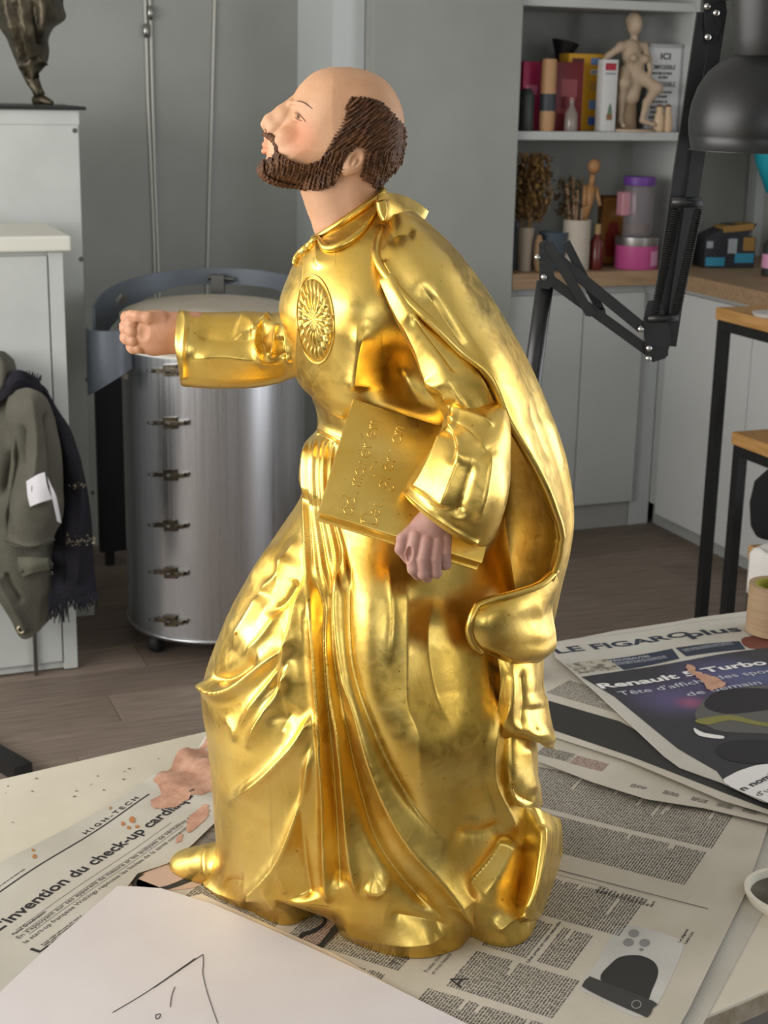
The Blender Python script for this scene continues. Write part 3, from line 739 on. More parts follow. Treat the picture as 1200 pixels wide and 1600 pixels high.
# incised lettering, one stroke set per letter (x, y in letter heights)
GL = {'a': [[(.5,.45),(.3,.52),(.08,.35),(.1,.08),(.3,0),(.5,.15),(.52,.5),(.5,.1),(.62,0)]],
 'd': [[(.5,.4),(.3,.5),(.08,.33),(.1,.07),(.3,0),(.5,.15)], [(.35,1.0),(.52,.75),(.52,.1),(.6,0)]],
 'm': [[(0,.5),(.06,0)], [(.04,.3),(.18,.5),(.28,.4),(.28,0)], [(.28,.3),(.42,.5),(.54,.4),(.54,0)]],
 'j': [[(.25,.5),(.28,-.1),(.15,-.38),(-.05,-.3)], [(.24,.72),(.27,.75)]],
 'o': [[(.25,.5),(.06,.38),(.06,.12),(.25,0),(.44,.12),(.44,.38),(.25,.5)]],
 'r': [[(0,.5),(.06,0)], [(.05,.3),(.18,.5),(.32,.46)]],
 'e': [[(.06,.26),(.4,.28),(.36,.46),(.2,.5),(.05,.3),(.1,.06),(.28,0),(.44,.1)]],
 'D': [[(.1,.95),(.12,0)], [(-.1,.85),(.25,1.0),(.62,.8),(.66,.35),(.4,.02),(.0,.0),(-.08,.12)]],
 'i': [[(.1,.5),(.1,.05),(.2,0)], [(.1,.72),(.13,.75)]],
 'g': [[(.45,.45),(.25,.52),(.08,.38),(.12,.14),(.3,.1),(.45,.25),(.46,.5),(.44,-.15),(.25,-.4),(.05,-.3),(.1,-.15)]],
 'l': [[(.05,1),(.1,.1),(.22,0)]]}
def engrave(text, u0, v0, size, step):
    for k, ch in enumerate(text):
        if ch == ' ': continue
        mb = MB()
        for st_ in GL[ch]:
            q = crspline(np.array(st_, float), np.linspace(0, len(st_)-1, (len(st_)-1)*4+1)) if len(st_) > 2 else np.array(st_, float)
            mb.tube([bl(u0-(k*step+x*size), v0-y*size, .0002) for x, y in q], .00062, 6)
        mb.build('letter', GOLD, book, smooth=True, world=True)
engrave('ad majorem', bh*.955, bw*.185, .0165, bh*.084)
engrave('Dei gloriam', bh*.975, bw*.335, .0165, bh*.079)
# ---- medallion on the breast, laid on the cassock
def medal():
    cx, cy, rx, ry, tl = 493, 499, 28, 68, math.radians(-4); nr, na = 34, 192; V = []
    for i in range(nr):
        r = i/(nr-1)
        for j in range(na):
            a = 2*math.pi*j/na; x = rx*r*math.cos(a); y = ry*r*math.sin(a)
            p, n = hit(cx+x*math.cos(tl)-y*math.sin(tl), cy+x*math.sin(tl)+y*math.cos(tl))
            if p is None: p, n = V[-1][0], V[-1][1]
            pet = abs(math.sin(a*11))**.7; inner = abs(math.sin(a*8+1))
            if r < .25: h = .0035+.0012*inner*(r/.25)
            elif r < .62: h = .0028+.0026*inner*math.sin(math.pi*(r-.25)/.37)**.5
            elif r < .93: h = .0015+.0034*pet*math.sin(math.pi*min(1, (r-.62)/.31*.9+.1))**.6
            else: h = -.001
            V.append((p, n, h))
    P = np.array([v[0]+v[1]*v[2] for v in V]); Pm = P.reshape(nr, na, 3)
    return npmesh('medallion', P, grid_quads(nr, na, True, True), GOLD, ST)
md = medal()
P = []
for j in range(65):
    a = 2*math.pi*j/64; x = 28.5*math.cos(a); y = 69*math.sin(a); tl = math.radians(-4)
    p, n = hit(493+x*math.cos(tl)-y*math.sin(tl), 499+x*math.sin(tl)+y*math.cos(tl))
    if p is not None: P.append(p+n*.0005)
MB().tube(P, .0011, 6).build('medallion_rim', GOLD, md, smooth=True, world=True)

# ---- head and hands as implicit shapes in photo units (x right, y down, w away), mapped to their place
def put(V, Q, name, m, parent, d0, scale):
    px, py, w = V[:, 0], V[:, 1], V[:, 2]
    P = ony(px, py, SY+d0+w*scale)
    o = npmesh(name, P, Q, m, parent); return o, P
PXM = .000655
x, y, w = np.arange(396, 648, 1.7), np.arange(96, 392, 1.7), np.arange(-84, 84.1, 1.7)
XX, YY, WW = np.meshgrid(x, y, w, indexing='ij'); PP = np.stack([XX, YY, WW], -1)
X2, Y2 = XX[:, :, 0], YY[:, :, 0]
skull = smooth_poly([(455,163),(460,147),(473,128),(492,113),(514,106),(540,105),(567,109),(588,117),(607,131),(622,154),(630,179),(631,205),(629,235),(622,258),(604,277),(585,290),(560,300),(530,300),(500,294),(470,290),(440,285),(418,275),(412,262),(416,248),(417,238),(418,228),(419,215),(428,206),(442,190)], 4)
d2 = -poly_sd(X2, Y2, skull)
facex = np.clip((520-X2)/90, 0, 1)             # the face is narrower than the skull
Rw = 68-18*facex-10*np.clip((Y2-235)/50, 0, 1)
dd = np.clip(d2/60, 0, 1); tk = Rw*np.sqrt(np.clip(1-(1-dd)**2, 0, None))
f = np.where(d2[..., None] > 0, (np.abs(WW)-tk[..., None])*.62, -d2[..., None]+np.maximum(0, np.abs(WW)-2)*.3)
AW = np.abs(WW); PA = np.stack([XX, YY, AW], -1)
nose = sd_chain(PP, [(458,158,0),(440,173,0),(421,187,0),(415,194,0)], [6, 7, 9, 8], 4)
f = smin(f, nose, 7)
f = smin(f, sd_chain(PP, [(464,170,0),(448,184,0),(432,199,0),(424,214,0)], [18, 20, 17, 12], 5), 8)
f = smin(f, sd_ell(PA, (426,201,8), (8, 6, 6)), 4)          # nostril wings
f = smax(f, -sd_ell(PA, (418,204,6), (4, 2.6, 2.6)), 2)
f = smax(f, -sd_ell(PA, (457,179,42), (13, 9, 13), .5), 8)  # eye sockets
f = smin(f, sd_ell(PA, (468,182,30), (11, 8, 9), .4), 3)     # eyelids
f = smin(f, sd_cap(PA, (454,160,14), (478,162,42), 4, 3), 7)  # brow ridge
f = smin(f, sd_ell(PA, (452,212,33), (20, 15, 14)), 10)      # cheek
f = smin(f, sd_cap(PA, (414,226,0), (424,231,15), 5, 2.5), 2.5) # lips
f = smin(f, sd_cap(PA, (413,236,0), (424,234,14), 5, 2.5), 2.5)
f = smax(f, -sd_cap(PA, (408,231.5,0), (427,232.5,18), 1.0), 1.2)
neck = sd_cap(PP, (545,255,0), (548,375,0), 54, 58)
npoly = smooth_poly([(470,285),(476,318),(486,345),(497,372),(530,388),(560,388),(598,360),(598,330),(590,302),(600,260),(560,230),(500,250)], 4)
nd = -poly_sd(X2, Y2, npoly); nt_ = 52*np.sqrt(np.clip(1-(1-np.clip(nd/48, 0, 1))**2, 0, None))
neck = np.where(nd[..., None] > 0, (AW-nt_[..., None])*.7, -nd[..., None]+np.maximum(0, AW-2)*.3)
f = smin(f, neck, 9)
f = smin(f, sd_cap(PA, (500,300,26), (520,372,14), 6, 5), 10)   # throat tendon
# ears
ea = math.radians(-60)
def ear(cx, cy, r, wv): return sd_ell(PA, (cx, cy, wv), r, ea)
e = ear(553, 252, (24, 15.5, 9), 64); e = smax(e, -ear(557, 248, (16, 9, 9), 75), 2); e = smin(e, sd_ell(PA, (553,256,67), (10, 3.5, 5), ea), 2); e = smin(e, sd_ell(PA, (541,268,63), (8, 7, 6)), 4)
f = smin(f, e, 2.5)
skin_f = f
V, Q = surfnets(f, np.array([x[0], y[0], w[0]]), 1.7)

def skin_mat():
    m = mat('painted_skin', 'cc9f7c', .5, c2='c0916d', scale=26, lo=.3, hi=.7, bump=.05, bscale=160, spec=.35)
    nt = m.node_tree; b = nt.nodes['Principled BSDF']; L = nt.links.new; tc = nt.nodes.new('ShaderNodeTexCoord')
    src = b.inputs['Base Color'].links[0].from_socket
    def blob(px, py, dw, rad, col, amt, src, soft=.95):
        c = ony(px, py, SY+dw)-root_of(ST)
        mp = nt.nodes.new('ShaderNodeVectorMath'); mp.operation = 'DISTANCE'; mp.inputs[1].default_value = tuple(c); L(tc.outputs['Object'], mp.inputs[0])
        mr = nt.nodes.new('ShaderNodeMapRange'); mr.inputs[1].default_value = rad*(1-soft); mr.inputs[2].default_value = rad; mr.inputs[3].default_value = amt; mr.inputs[4].default_value = 0
        mr.interpolation_type = 'SMOOTHSTEP'; L(mp.outputs['Value'], mr.inputs[0])
        mx = nt.nodes.new('ShaderNodeMix'); mx.data_type = 'RGBA'; L(mr.outputs[0], mx.inputs[0]); L(src, mx.inputs[6]); mx.inputs[7].default_value = srgb(col); L(mx.outputs[2], b.inputs['Base Color'])
        return mx.outputs[2]
    s = blob(470, 213, -.032, .030, 'd48a66', .75, src)            # painted blush
    s = blob(413, 231, 0, .012, 'dd8a64', .9, s, .5)               # painted lips
    s = blob(540, 330, -.03, .065, 'c0957a', .6, s)                # neck darker and cooler, its shade put into the colour
    return m
SKIN = skin_mat()
head, HP = put(V, Q, 'head', SKIN, ST, 0, PXM)
HEAD = BVHTree.FromPolygons([tuple(v) for v in HP], [tuple(q) for q in Q.tolist()])

# hair and beard: a thicker shell over the head inside the painted outline
hair_poly = smooth_poly([(540,168),(545,157),(553,151),(577,153),(593,157),(607,168),(620,183),(631,195),(645,215),(645,240),(640,262),(618,282),(592,296),(577,286),(563,277),(568,262),(572,245),(566,232),(556,231),(546,240),(536,254),(531,272),(520,290),(500,297),(470,297),(440,294),(405,285),(395,268),(402,254),(420,247),(431,237),(440,243),(455,251),(472,257),(490,254),(504,245),(513,231),(522,215),(532,200),(539,184)], 3)
jag = 1.6*np.sin(XX*.9+YY*.5)+1.4*np.sin(YY*1.1-XX*.35)
hp = poly_sd(X2, Y2, hair_poly)[..., None]+jag
beard = np.clip((500-XX)/60, 0, 1)*np.clip((YY-235)/25, 0, 1)
# combed clumps: strands run down/forward on the beard, back and up on the skull
sa = np.where(YY > 238, XX*.75+YY*.18, YY*.55+XX*.42)
strand = .7*np.sin(sa*.95+2.8*np.sin(YY*.09+XX*.04)+2.2*np.sin(XX*.11+WW*.08))*np.cos(WW*.16+XX*.05+YY*.04)+.5*np.sin(sa*1.7+3*np.sin(YY*.06)+WW*.2)
thk = 4.6+4.6*beard+2.2*strand+.9*np.sin(sa*2.3+YY*.2+XX*.3)
hf = smax(skin_f-thk, hp*.8, 2.5)
moust = sd_chain(PA, [(414,210,0),(421,213,13),(429,219,22),(434,229,29),(433,246,32)], [4.5, 5.5, 6, 5.5, 6], 2)+.8*np.sin(XX*1.3+YY*.6)
chin = smax(sd_ell(PP, (420,266,0), (19, 15, 24)), 0*XX-100, 1)+1.2*strand
hf = smin(smin(hf, moust, 2), chin, 5)
V, Q = surfnets(hf, np.array([x[0], y[0], w[0]]), 1.7)
HAIR = mat('painted_hair', '4a2f1d', .55, c2='6b4526', scale=60, stretch=(1, .4, 1.6), lo=.35, hi=.7, bump=.5, bscale=260, spec=.4)
put(V, Q, 'hair_and_beard', HAIR, ST, 0, PXM)
# brow and eye, painted strokes standing a hair proud
DARK = mat('painted_line', '5a3a28', .6)
def stroke(pts, r, name, m, tree=HEAD):
    P = []
    for a, b in crspline(np.array(pts, float), np.linspace(0, len(pts)-1, 20)):
        p, n = hit(a, b, tree)
        if p is not None: P.append(p+n*.0002)
    if len(P) > 2: MB().tube(P, [r*(.35+.65*math.sin(math.pi*(i+.5)/len(P))) for i in range(len(P))], 6).build(name, m, head, smooth=True, world=True)
stroke([(464,158),(470,158.5),(478,162),(488,170)], .0007, 'eyebrow', DARK)
stroke([(461,177),(467,178),(473,184),(478,191)], .0005, 'upper_eyelid_line', DARK)
stroke([(462,184),(466,187),(472,189)], .0004, 'lower_eyelid_line', DARK)
stroke([(465,179.5),(465.5,182),(466,185)], .0010, 'iris', mat('painted_iris', '6b5a45', .4))

# ---- hands
def hand(name, m, box, fn, d0, h=1.1):
    x, y, w = (np.arange(a, b, h) for a, b in box)
    G = np.stack(np.meshgrid(x, y, w, indexing='ij'), -1); f = fn(G)
    V, Q = surfnets(f, np.array([x[0], y[0], w[0]]), h); return put(V, Q, name, m, ST, d0, PXM*1.02)
def far_fist(P):
    f = sd_cap(P, (305,521,0), (262,520,0), 34, 33)
    f = smin(f, sd_ell(P, (240,520,0), (32, 36, 30)), 10)
    # four fingers curled: knuckle -> middle joint -> tip folded back into the palm
    for kx, ky, kw, mx, my, mw, tx, ty, tw, r in ((226,500,22, 199,496,14, 206,507,-12, 10.5), (222,514,26, 196,511,14, 206,519,-13, 10.5), (222,529,26, 197,527,12, 208,533,-12, 10), (226,543,22, 206,542,10, 216,545,-10, 9)):
        f = smin(f, sd_chain(P, [(kx,ky,kw),(mx,my,mw),(mx+2,my+2,-4),(tx,ty,tw)], [r+1.5, r, r, r-1.5], 2), 2.2)
    f = smin(f, sd_chain(P, [(252,500,-16),(232,497,-24),(216,494,-20),(204,491,-10)], [13, 10.5, 8.5, 7], 3), 4)   # thumb across the top
    f = smax(f, -sd_ell(P, (222,520,-32), (9, 14, 12)), 6)                                                     # hollow of the fist
    f = smax(f, -sd_cap(P, (198,486,-24), (207,500,-28), 1.8), 2)
    return f
SKIN_H = mat('painted_hand_far', 'c18f72', .5, c2='b3805f', scale=50, lo=.3, hi=.7, bump=.06, bscale=200, spec=.3)
hand('hand', SKIN_H, ((186, 318), (476, 566), (-52, 52)), far_fist, .045)
def near_hand(P):
    f = sd_cap(P, (690,775,8), (678,820,0), 25, 26)
    f = smin(f, sd_ell(P, (672,832,-4), (32, 34, 19), -.5), 8)
    for a, b, c, e, r in (((650,838,-12),(643,866,-17),(646,889,-15),(653,898,4), 10.2), ((667,846,-16),(661,874,-21),(662,896,-17),(667,902,4), 10.2), ((683,848,-14),(680,874,-18),(681,894,-13),(683,896,6), 9.6), ((696,840,-8),(696,864,-12),(697,882,-6),(694,884,8), 8.8)):
        f = smin(f, sd_chain(P, [a, b, c, e], [r+1.5, r, r-.5, r-1.5], 2), 2.0)
    f = smin(f, sd_chain(P, [(655,822,-2),(630,842,-6),(626,858,-6),(638,876,-2)], [13, 10.5, 9, 6.5], 3), 3)
    f = smax(f, -sd_ell(P, (639,866,-22), (6, 12, 10), .15), 3)
    return f
SKIN_N = mat('painted_hand_shaded', 'b58d80', .55, c2='a97f74', scale=40, lo=.3, hi=.7, bump=.05, bscale=200, spec=.3)  # greyer than the far hand: the shade on it is put into the colour
hand('hand', SKIN_N, ((606, 726), (748, 916), (-48, 44)), near_hand, -.192)
# ================================================================== papers on the table
PA_ = math.radians(62.5)
def frame(ang): a = math.radians(ang); return np.array([math.cos(a), math.sin(a)]), np.array([math.sin(a), -math.cos(a)])
class Sheet:
    """a paper sheet on the table: reading direction u, down the page v, height zf(u,v)"""
    def __init__(s, ang, zf, zr=TZ): s.U, s.W = frame(ang); s.zf = zf; s.zr = zr
    def uv(s, x, y): p = onz(np.float64(x), np.float64(y), s.zr)[:2]; return float(p@s.U), float(p@s.W)
    def P(s, u, v, up=0.):
        u = np.asarray(u, float); v = np.asarray(v, float)
        return np.concatenate([u[..., None]*s.U+v[..., None]*s.W, (s.zf(u, v)+up)[..., None]], -1)
def dense_poly(poly, step=.004):
    out = []; n = len(poly)
    for i in range(n):
        a = np.array(poly[i]); b = np.array(poly[(i+1) % n]); k = max(1, int(np.linalg.norm(b-a)/step)); out += [a+(b-a)*j/k for j in range(k)]
    return np.array(out)
def sheet_mesh(name, sh, poly, m, parent=None, step=.008, thick=.0006, up=0.):
    """sheet cut to an outline: grid cells inside plus outline ring, solid with thin edge"""
    poly = np.array(poly, float); bm = bmesh.new(); ring = dense_poly(poly, step)
    vs = [bm.verts.new((p[0], p[1], 0)) for p in ring]
    f = bm.faces.new(vs); bmesh.ops.triangulate(bm, faces=[f])
    for ax in (0, 1):   # cut into a lattice so the sheet can undulate
        for c in np.arange(ring[:, ax].min()+step, ring[:, ax].max(), step):
            co = [0, 0, 0]; co[ax] = c; no = [0, 0, 0]; no[ax] = 1
            bmesh.ops.bisect_plane(bm, geom=bm.verts[:]+bm.edges[:]+bm.faces[:], plane_co=co, plane_no=no)
    bmesh.ops.dissolve_limit(bm, angle_limit=.0001, verts=[], edges=[]) if False else None
    uv = np.array([(v.co.x, v.co.y) for v in bm.verts]); T = sh.P(uv[:, 0], uv[:, 1], up); off = root_of(parent)
    for v, p in zip(bm.verts, T): v.co = Vector(p-off)
    if thick:
        r = bmesh.ops.extrude_face_region(bm, geom=bm.faces[:]); ev = [g for g in r['geom'] if isinstance(g, bmesh.types.BMVert)]
        bmesh.ops.translate(bm, verts=ev, vec=(0, 0, thick))
    bmesh.ops.recalc_face_normals(bm, faces=bm.faces)
    me = bpy.data.meshes.new(name); bm.to_mesh(me); bm.free(); o = link(name, me, m, parent, True)
    try: me.set_sharp_from_angle(angle=math.radians(50))
    except Exception: pass
    return o
def print_quads(name, sh, R, m, parent, up=.0009):
    """R: rectangles (u0,v0,u1,v1) printed on the sheet"""
    R = np.array(R, float); u = R[:, [0, 2, 2, 0]]; v = R[:, [3, 3, 1, 1]]
    V = sh.P(u.ravel(), v.ravel(), up); o = npmesh(name, V, np.arange(len(V)).reshape(-1, 4), m, parent, smooth=False); return o
def body_text(u0, v0, u1, v1, pitch=.0034, h=.0015, ragged=.0, r=RNG, ind=.0):
    out = []; v = v0; ln = 0
    while v+pitch < v1:
        u = u0+(ind if r.random() < .12 else 0); end = u1-(r.random()*(u1-u0)*.6 if r.random() < .08 else r.random()*ragged)
        while u < end:
            n = int(r.integers(2, 9))
            for k in range(n):
                w = r.uniform(.0008, .0014)
                if u+w > end: break
                a = r.random(); hh = h*(1.0 if a < .6 else 1.45)
                out.append((u, v+pitch*.75-hh, u+w, v+pitch*.75)); u += w+.00035
            u += .0011
        v += pitch
    return out
def text_mesh(body, size, bold=0., space=1., shear=0.):
    c = bpy.data.curves.new('t', 'FONT'); c.body = body; c.size = size; c.offset = bold; c.space_character = space; c.shear = shear; c.resolution_u = 3
    o = bpy.data.objects.new('t', c); COL.objects.link(o); bpy.context.view_layer.update()
    me = bpy.data.meshes.new_from_object(o.evaluated_get(bpy.context.evaluated_depsgraph_get()))
    bpy.data.objects.remove(o); bpy.data.curves.remove(c); return me
def fit_text(name, sh, body, u0, v0, width, height, m, parent, bold=0., up=.0010, serif=False, space=1., shear=0.):
    """text from baseline start (u0,v0), stretched to a width and capital height"""
    me = text_mesh(body, 1., bold, space, shear); n = len(me.vertices); co = np.zeros(n*3); me.vertices.foreach_get('co', co); co = co.reshape(-1, 3)
    x = co[:, 0]; y = co[:, 1]; sx = width/(x.max()-x.min()); sy = height/.72
    T = sh.P(u0+(x-x.min())*sx, v0-y*sy, up)-root_of(parent)
    me.vertices.foreach_set('co', T.astype(np.float32).ravel()); me.update(); me.name = name
    return link(name, me, m, parent)
def poly_print(name, sh, pts, m, parent, up=.0008, px=True, step=.02):
    q = [sh.uv(*p) for p in pts] if px else pts
    return sheet_mesh(name, sh, q, m, parent, step=step, thick=0, up=up)
NEWS = mat('newsprint', 'b9b2a5', .85, c2='aea798', scale=9, bump=.05, bscale=300)
NEWS2 = mat('newsprint_grey', 'b6b2a8', .85, c2='aca79c', scale=9)
INK = mat('news_ink', '4b4742', .85); INKB = mat('news_ink_black', '26242a', .8); INKR = mat('news_ink_reddish', '8a5b55', .85)
GREYP = mat('print_grey', 'a7a5a1', .85); RULE = mat('print_rule', '55514c', .85)

# ---- main newspaper spread under the statue
def z_main(u, v):
    edge = np.clip((v+.46)/.1, 0, 1); far = np.clip((u-1.72)/.15, 0, 1)
    return TZ+.0012+.0035*edge*edge*(1-.5*np.clip((u-1.5)/.3, 0, 1))+.004*np.exp(-((v+.545)/.012)**2)*np.clip((u-1.45)/.3, 0, 1)*0+.0025*far*(1+np.sin(v*25))
mainS = Sheet(62.5, z_main)
low = Sheet(62.5, lambda u, v: TZ+.0003+.0*u)
und = sheet_mesh('newspaper', low, [(.98,-1.0),(1.86,-1.0),(1.88,-.345),(1.30,-.338),(.98,-.338)], NEWS2, None, .05, .0004)
tag(und, 'lower sheet of the open newspaper showing along its right edge', 'newspaper', 'newspaper sheets under the statue')
news = thing('newspaper', 'open newspaper spread with grey text columns beneath the statue base', 'newspaper', (0, 1.6, TZ), group='newspaper sheets under the statue')
sheet_mesh('sheet', mainS, [(.98,-1.02),(1.885,-1.02),(1.90,-.395),(1.66,-.370),(1.40,-.358),(.98,-.355)], NEWS, news, .02)
# text columns: (u0,u1) per block, v bands
Q_ = []
def blk(a, b, va, vb, **k): Q_.extend(body_text(a, va, b, vb, **k))
u_fold = mainS.uv(1000, 1364)[0]
blk(1.760, 1.870, -.74, -.435); blk(1.655, 1.748, -.74, -.44)
blk(1.505, 1.592, -.60, -.468); blk(1.41, 1.492, -.534, -.495); blk(1.41, 1.492, -.60, -.545); blk(1.318, 1.398, -.60, -.475)
blk(1.225, 1.305, -.615, -.36); blk(1.12, 1.212, -.66, -.36); blk(1.225, 1.305, -.72, -.665); blk(1.318, 1.40, -.80, -.655); blk(1.13, 1.21, -.74, -.68)
blk(1.42, 1.50, -.90, -.80); blk(1.30, 1.40, -.95, -.82)
print_quads('print_columns', mainS, Q_, INK, news)['kind'] = 'stuff'
print_quads('print_rule', mainS, [(1.612, -.76, 1.6135, -.40), (1.602, -.72, 1.6026, -.52)], RULE, news)
Q2 = body_text(1.585, -.53, 1.600, -.455, pitch=.0048, h=.0024)
print_quads('print_notes', mainS, Q2, RULE, news)
ub, vb = mainS.uv(826, 1507)
fit_text('print_subhead', mainS, 'Une prise en main naturelle', ub, vb, .098, .0038, INKB, news, .012)
ub, vb = mainS.uv(702, 1545)
fit_text('print_drop_cap', mainS, 'A', ub+.004, vb+.012, .021, .019, INKB, news, -.01)
ub, vb = mainS.uv(632, 1506); fit_text('print_headline', mainS, 'Tipi', ub-.012, vb-.002, .030, .012, INK, news)
ub, vb = mainS.uv(667, 1522); fit_text('print_standfirst', mainS, 'Fusée multi', ub, vb, .042, .0045, INK, news); fit_text('print_standfirst', mainS, 'et trois beauté', ub, vb+.008, .046, .0045, INK, news)
ub, vb = mainS.uv(1068, 1478); fit_text('print_caption', mainS, 'Le pignon', ub, vb-.004, .032, .0036, INKB, news, .015); fit_text('print_caption', mainS, 'Leica Lux.', ub, vb+.003, .030, .0036, INKB, news, .015)
# photograph of a telephone in a sleeve
ph = poly_print('print_phone', mainS, smooth_poly([(957,1462),(980,1449),(1010,1453),(1052,1467),(1066,1478),(1062,1500),(1035,1560),(1012,1590),(985,1590),(930,1560),(905,1545),(930,1510)], 4), mat('print_phone_grey', 'a9a7a3', .8, c2='b9b7b2', scale=8), news, .0008)
for cx, cy, r in ((990, 1461, 8.5), (982, 1475, 8.5), (1007, 1476, 8.5), (1002, 1486.5, 3.5)):
    poly_print('print_lens', mainS, [(cx+r*math.cos(a*math.pi/8), cy+.75*r*math.sin(a*math.pi/8)) for a in range(16)], mat('print_lens_grey', '7c7b7a', .8), ph, .0010)
poly_print('print_sleeve', mainS, smooth_poly([(938,1533),(955,1508),(972,1497),(1000,1496),(1022,1507),(1028,1525),(1018,1552),(1008,1570),(975,1560)], 4), mat('print_black', '2a2927', .8), ph, .0011)
poly_print('print_sleeve', mainS, smooth_poly([(911,1540),(920,1530),(930,1532),(1020,1569),(1020,1580),(1012,1594),(1000,1590),(918,1550)], 3), mat('print_charcoal', '373634', .8), ph, .0013)
poly_print('print_badge', mainS, [(994+8*math.cos(a*math.pi/8), 1574+7*math.sin(a*math.pi/8)) for a in range(16)], mat('print_grey_badge', '8d8c8a', .8), ph, .0015)
poly_print('print_badge', mainS, [(994+6.5*math.cos(a*math.pi/8), 1574+5.6*math.sin(a*math.pi/8)) for a in range(16)], mat('print_charcoal', '373634', .8), ph, .0016)
# photograph of a wrist with watch, by the shoe
pw = poly_print('print_portrait', mainS, smooth_poly([(205,1385),(250,1350),(290,1320),(345,1275),(360,1330),(330,1372),(300,1385)], 3), mat('print_hair_dark', '5a5550', .8, c2='83796f', scale=60, stretch=(1, 4, 1)), news, .0008)
poly_print('print_skin', mainS, smooth_poly([(204,1394),(214,1374),(240,1360),(290,1343),(325,1352),(315,1385),(262,1394)], 3), mat('print_skin', 'b59b8b', .8), pw, .0010)
poly_print('print_frame', mainS, smooth_poly([(226,1368),(216,1376),(214,1386),(228,1391),(262,1386),(305,1368),(310,1375),(262,1393),(224,1397),(206,1388),(210,1373)], 3), mat('print_black', '2a2927', .8), pw, .0011)
poly_print('print_skin', mainS, smooth_poly([(462,1480),(505,1440),(520,1428),(535,1455),(515,1470),(478,1492)], 3), mat('print_skin', 'b59b8b', .8), news, .0008)
for pts in ([(465,1474),(475,1466),(492,1460),(508,1448),(511,1436),(500,1426),(494,1428),(505,1438),(502,1446),(488,1455),(470,1461)], [(478,1490),(500,1476),(524,1446),(534,1452),(505,1482),(486,1494)]):
    poly_print('print_strap', mainS, smooth_poly(pts, 3), mat('print_black', '2a2927', .8), news, .0011)

# ---- left newspaper with the headline
def z_left(u, v):
    c = np.clip((u-1.52)/.12, 0, 1); e = np.clip((-v-1.08)/.1, 0, 1)
    return TZ+.0030+.0022*(1+np.sin(u*26+v*6))*(.4+.6*e)+c*(.005*(1+np.sin(u*95+v*30))+.004*(1+np.sin(v*120-u*40)))
leftS = Sheet(62.5, z_left, TZ+.006)
lp = [leftS.uv(*p) for p in [(-60,1385),(0,1350),(60,1318),(118,1284),(160,1262),(200,1240),(235,1216),(262,1205),(300,1184),(328,1148),(348,1142),(352,1225),(345,1276),(300,1318),(262,1346),(215,1362),(196,1388),(300,1500),(100,1600),(-60,1600)]]
lnews = thing('newspaper', 'wavy newspaper page with a bold headline and salmon paint stains', 'newspaper', (-.3, 1.7, TZ), group='newspaper sheets under the statue')
sheet_mesh('sheet', leftS, lp, NEWS2, lnews, .011)
def along(sh, name, body, a, b, h, m, parent, bold=0, **k):
    (u0, v0), (u1, v1) = sh.uv(*a), sh.uv(*b); return fit_text(name, sh, body, u0, (v0+v1)/2, u1-u0, h, m, parent, bold, **k)
along(leftS, 'print_headline', "L'invention du check-up cardiaque", (-2,1452), (312,1240), .0165, INKB, lnews, .022)
along(leftS, 'print_section', 'HIGH-TECH', (130,1300), (222,1249), .0075, INKB, lnews, .02, space=1.5)
(ra, rv) = leftS.uv(-60,1427); (rb, rv2) = leftS.uv(237,1243); rv = (leftS.uv(0,1391)[1]+leftS.uv(235,1242)[1])/2
for k in range(24):
    print_quads('print_rule', leftS, [(ra+(rb-ra)*k/24, rv-.0011, ra+(rb-ra)*(k+1)/24, rv+.0011)], INKB, lnews)
ua, va = leftS.uv(20,1456)
along(leftS, 'print_byline', 'Pascal Grandmaison', (20,1458), (74,1424), .0042, INKB, lnews, .02)
along(leftS, 'print_standfirst', "En s'appuyant sur ses appareils de mesure et les analyses de véritables cabinets", (32,1465), (318,1262), .0062, INK, lnews, .004)
along(leftS, 'print_standfirst', "la start-up française Withings repousse les limites de la santé connectée", (42,1472), (296,1290), .0062, INK, lnews, .004)
for dv in (.010, .0195, .0285):
    u0, v0 = leftS.uv(28, 1452)
    for k in range(24): print_quads('print_rule', leftS, [(u0+k*.0125, va+dv-.012, u0+(k+1)*.0125, va+dv-.0114)], RULE, lnews)
along(leftS, 'print_drop_cap', 'L', (60,1486), (76,1476), .014, INKB, lnews, .01)
u0, v0 = leftS.uv(76,1478); print_quads('print_columns', leftS, body_text(u0, v0-.012, u0+.07, v0+.02), INK, lnews)['kind'] = 'stuff'
u0, v0 = leftS.uv(2,1389); print_quads('print_dateline', leftS, body_text(u0, v0-.008, u0+.05, v0-.002, pitch=.0036), INK, lnews)
STAIN = mat('salmon_paint', 'bd947d', .6, c2='a87d66', scale=60, bump=.15, bscale=180)
rr = np.random.default_rng(4)
def stain(pts, up=.0012, parent=None, sh=None, name='paint_stain'):
    p = smooth_poly(pts, 5); p = p+rr.normal(0, 1.0, p.shape); return poly_print(name, sh, p, STAIN, parent, up, step=.011)
stain([(240,1222),(262,1205),(280,1188),(310,1178),(332,1150),(342,1180),(345,1225),(320,1242),(298,1246),(282,1258),(262,1262),(240,1262),(236,1250),(252,1240)], sh=leftS, parent=lnews)
stain([(292,1282),(305,1268),(322,1258),(326,1270),(310,1290),(294,1300)], sh=leftS, parent=lnews); stain([(276,1308),(286,1302),(282,1312),(274,1316)], sh=leftS, parent=lnews)
for cx, cy, r in ((192,1285,4), (207,1280,5), (201,1292,3), (214,1290,3), (54,1340,4), (52,1330,2.5), (172,1262,2.5)):
    poly_print('paint_spot', leftS, [(cx+r*rr.uniform(.6,1.2)*math.cos(a*.785), cy+r*rr.uniform(.6,1.2)*math.sin(a*.785)) for a in range(8)], mat('ochre_spot', 'a9713f', .6), lnews, .0012, step=.02)

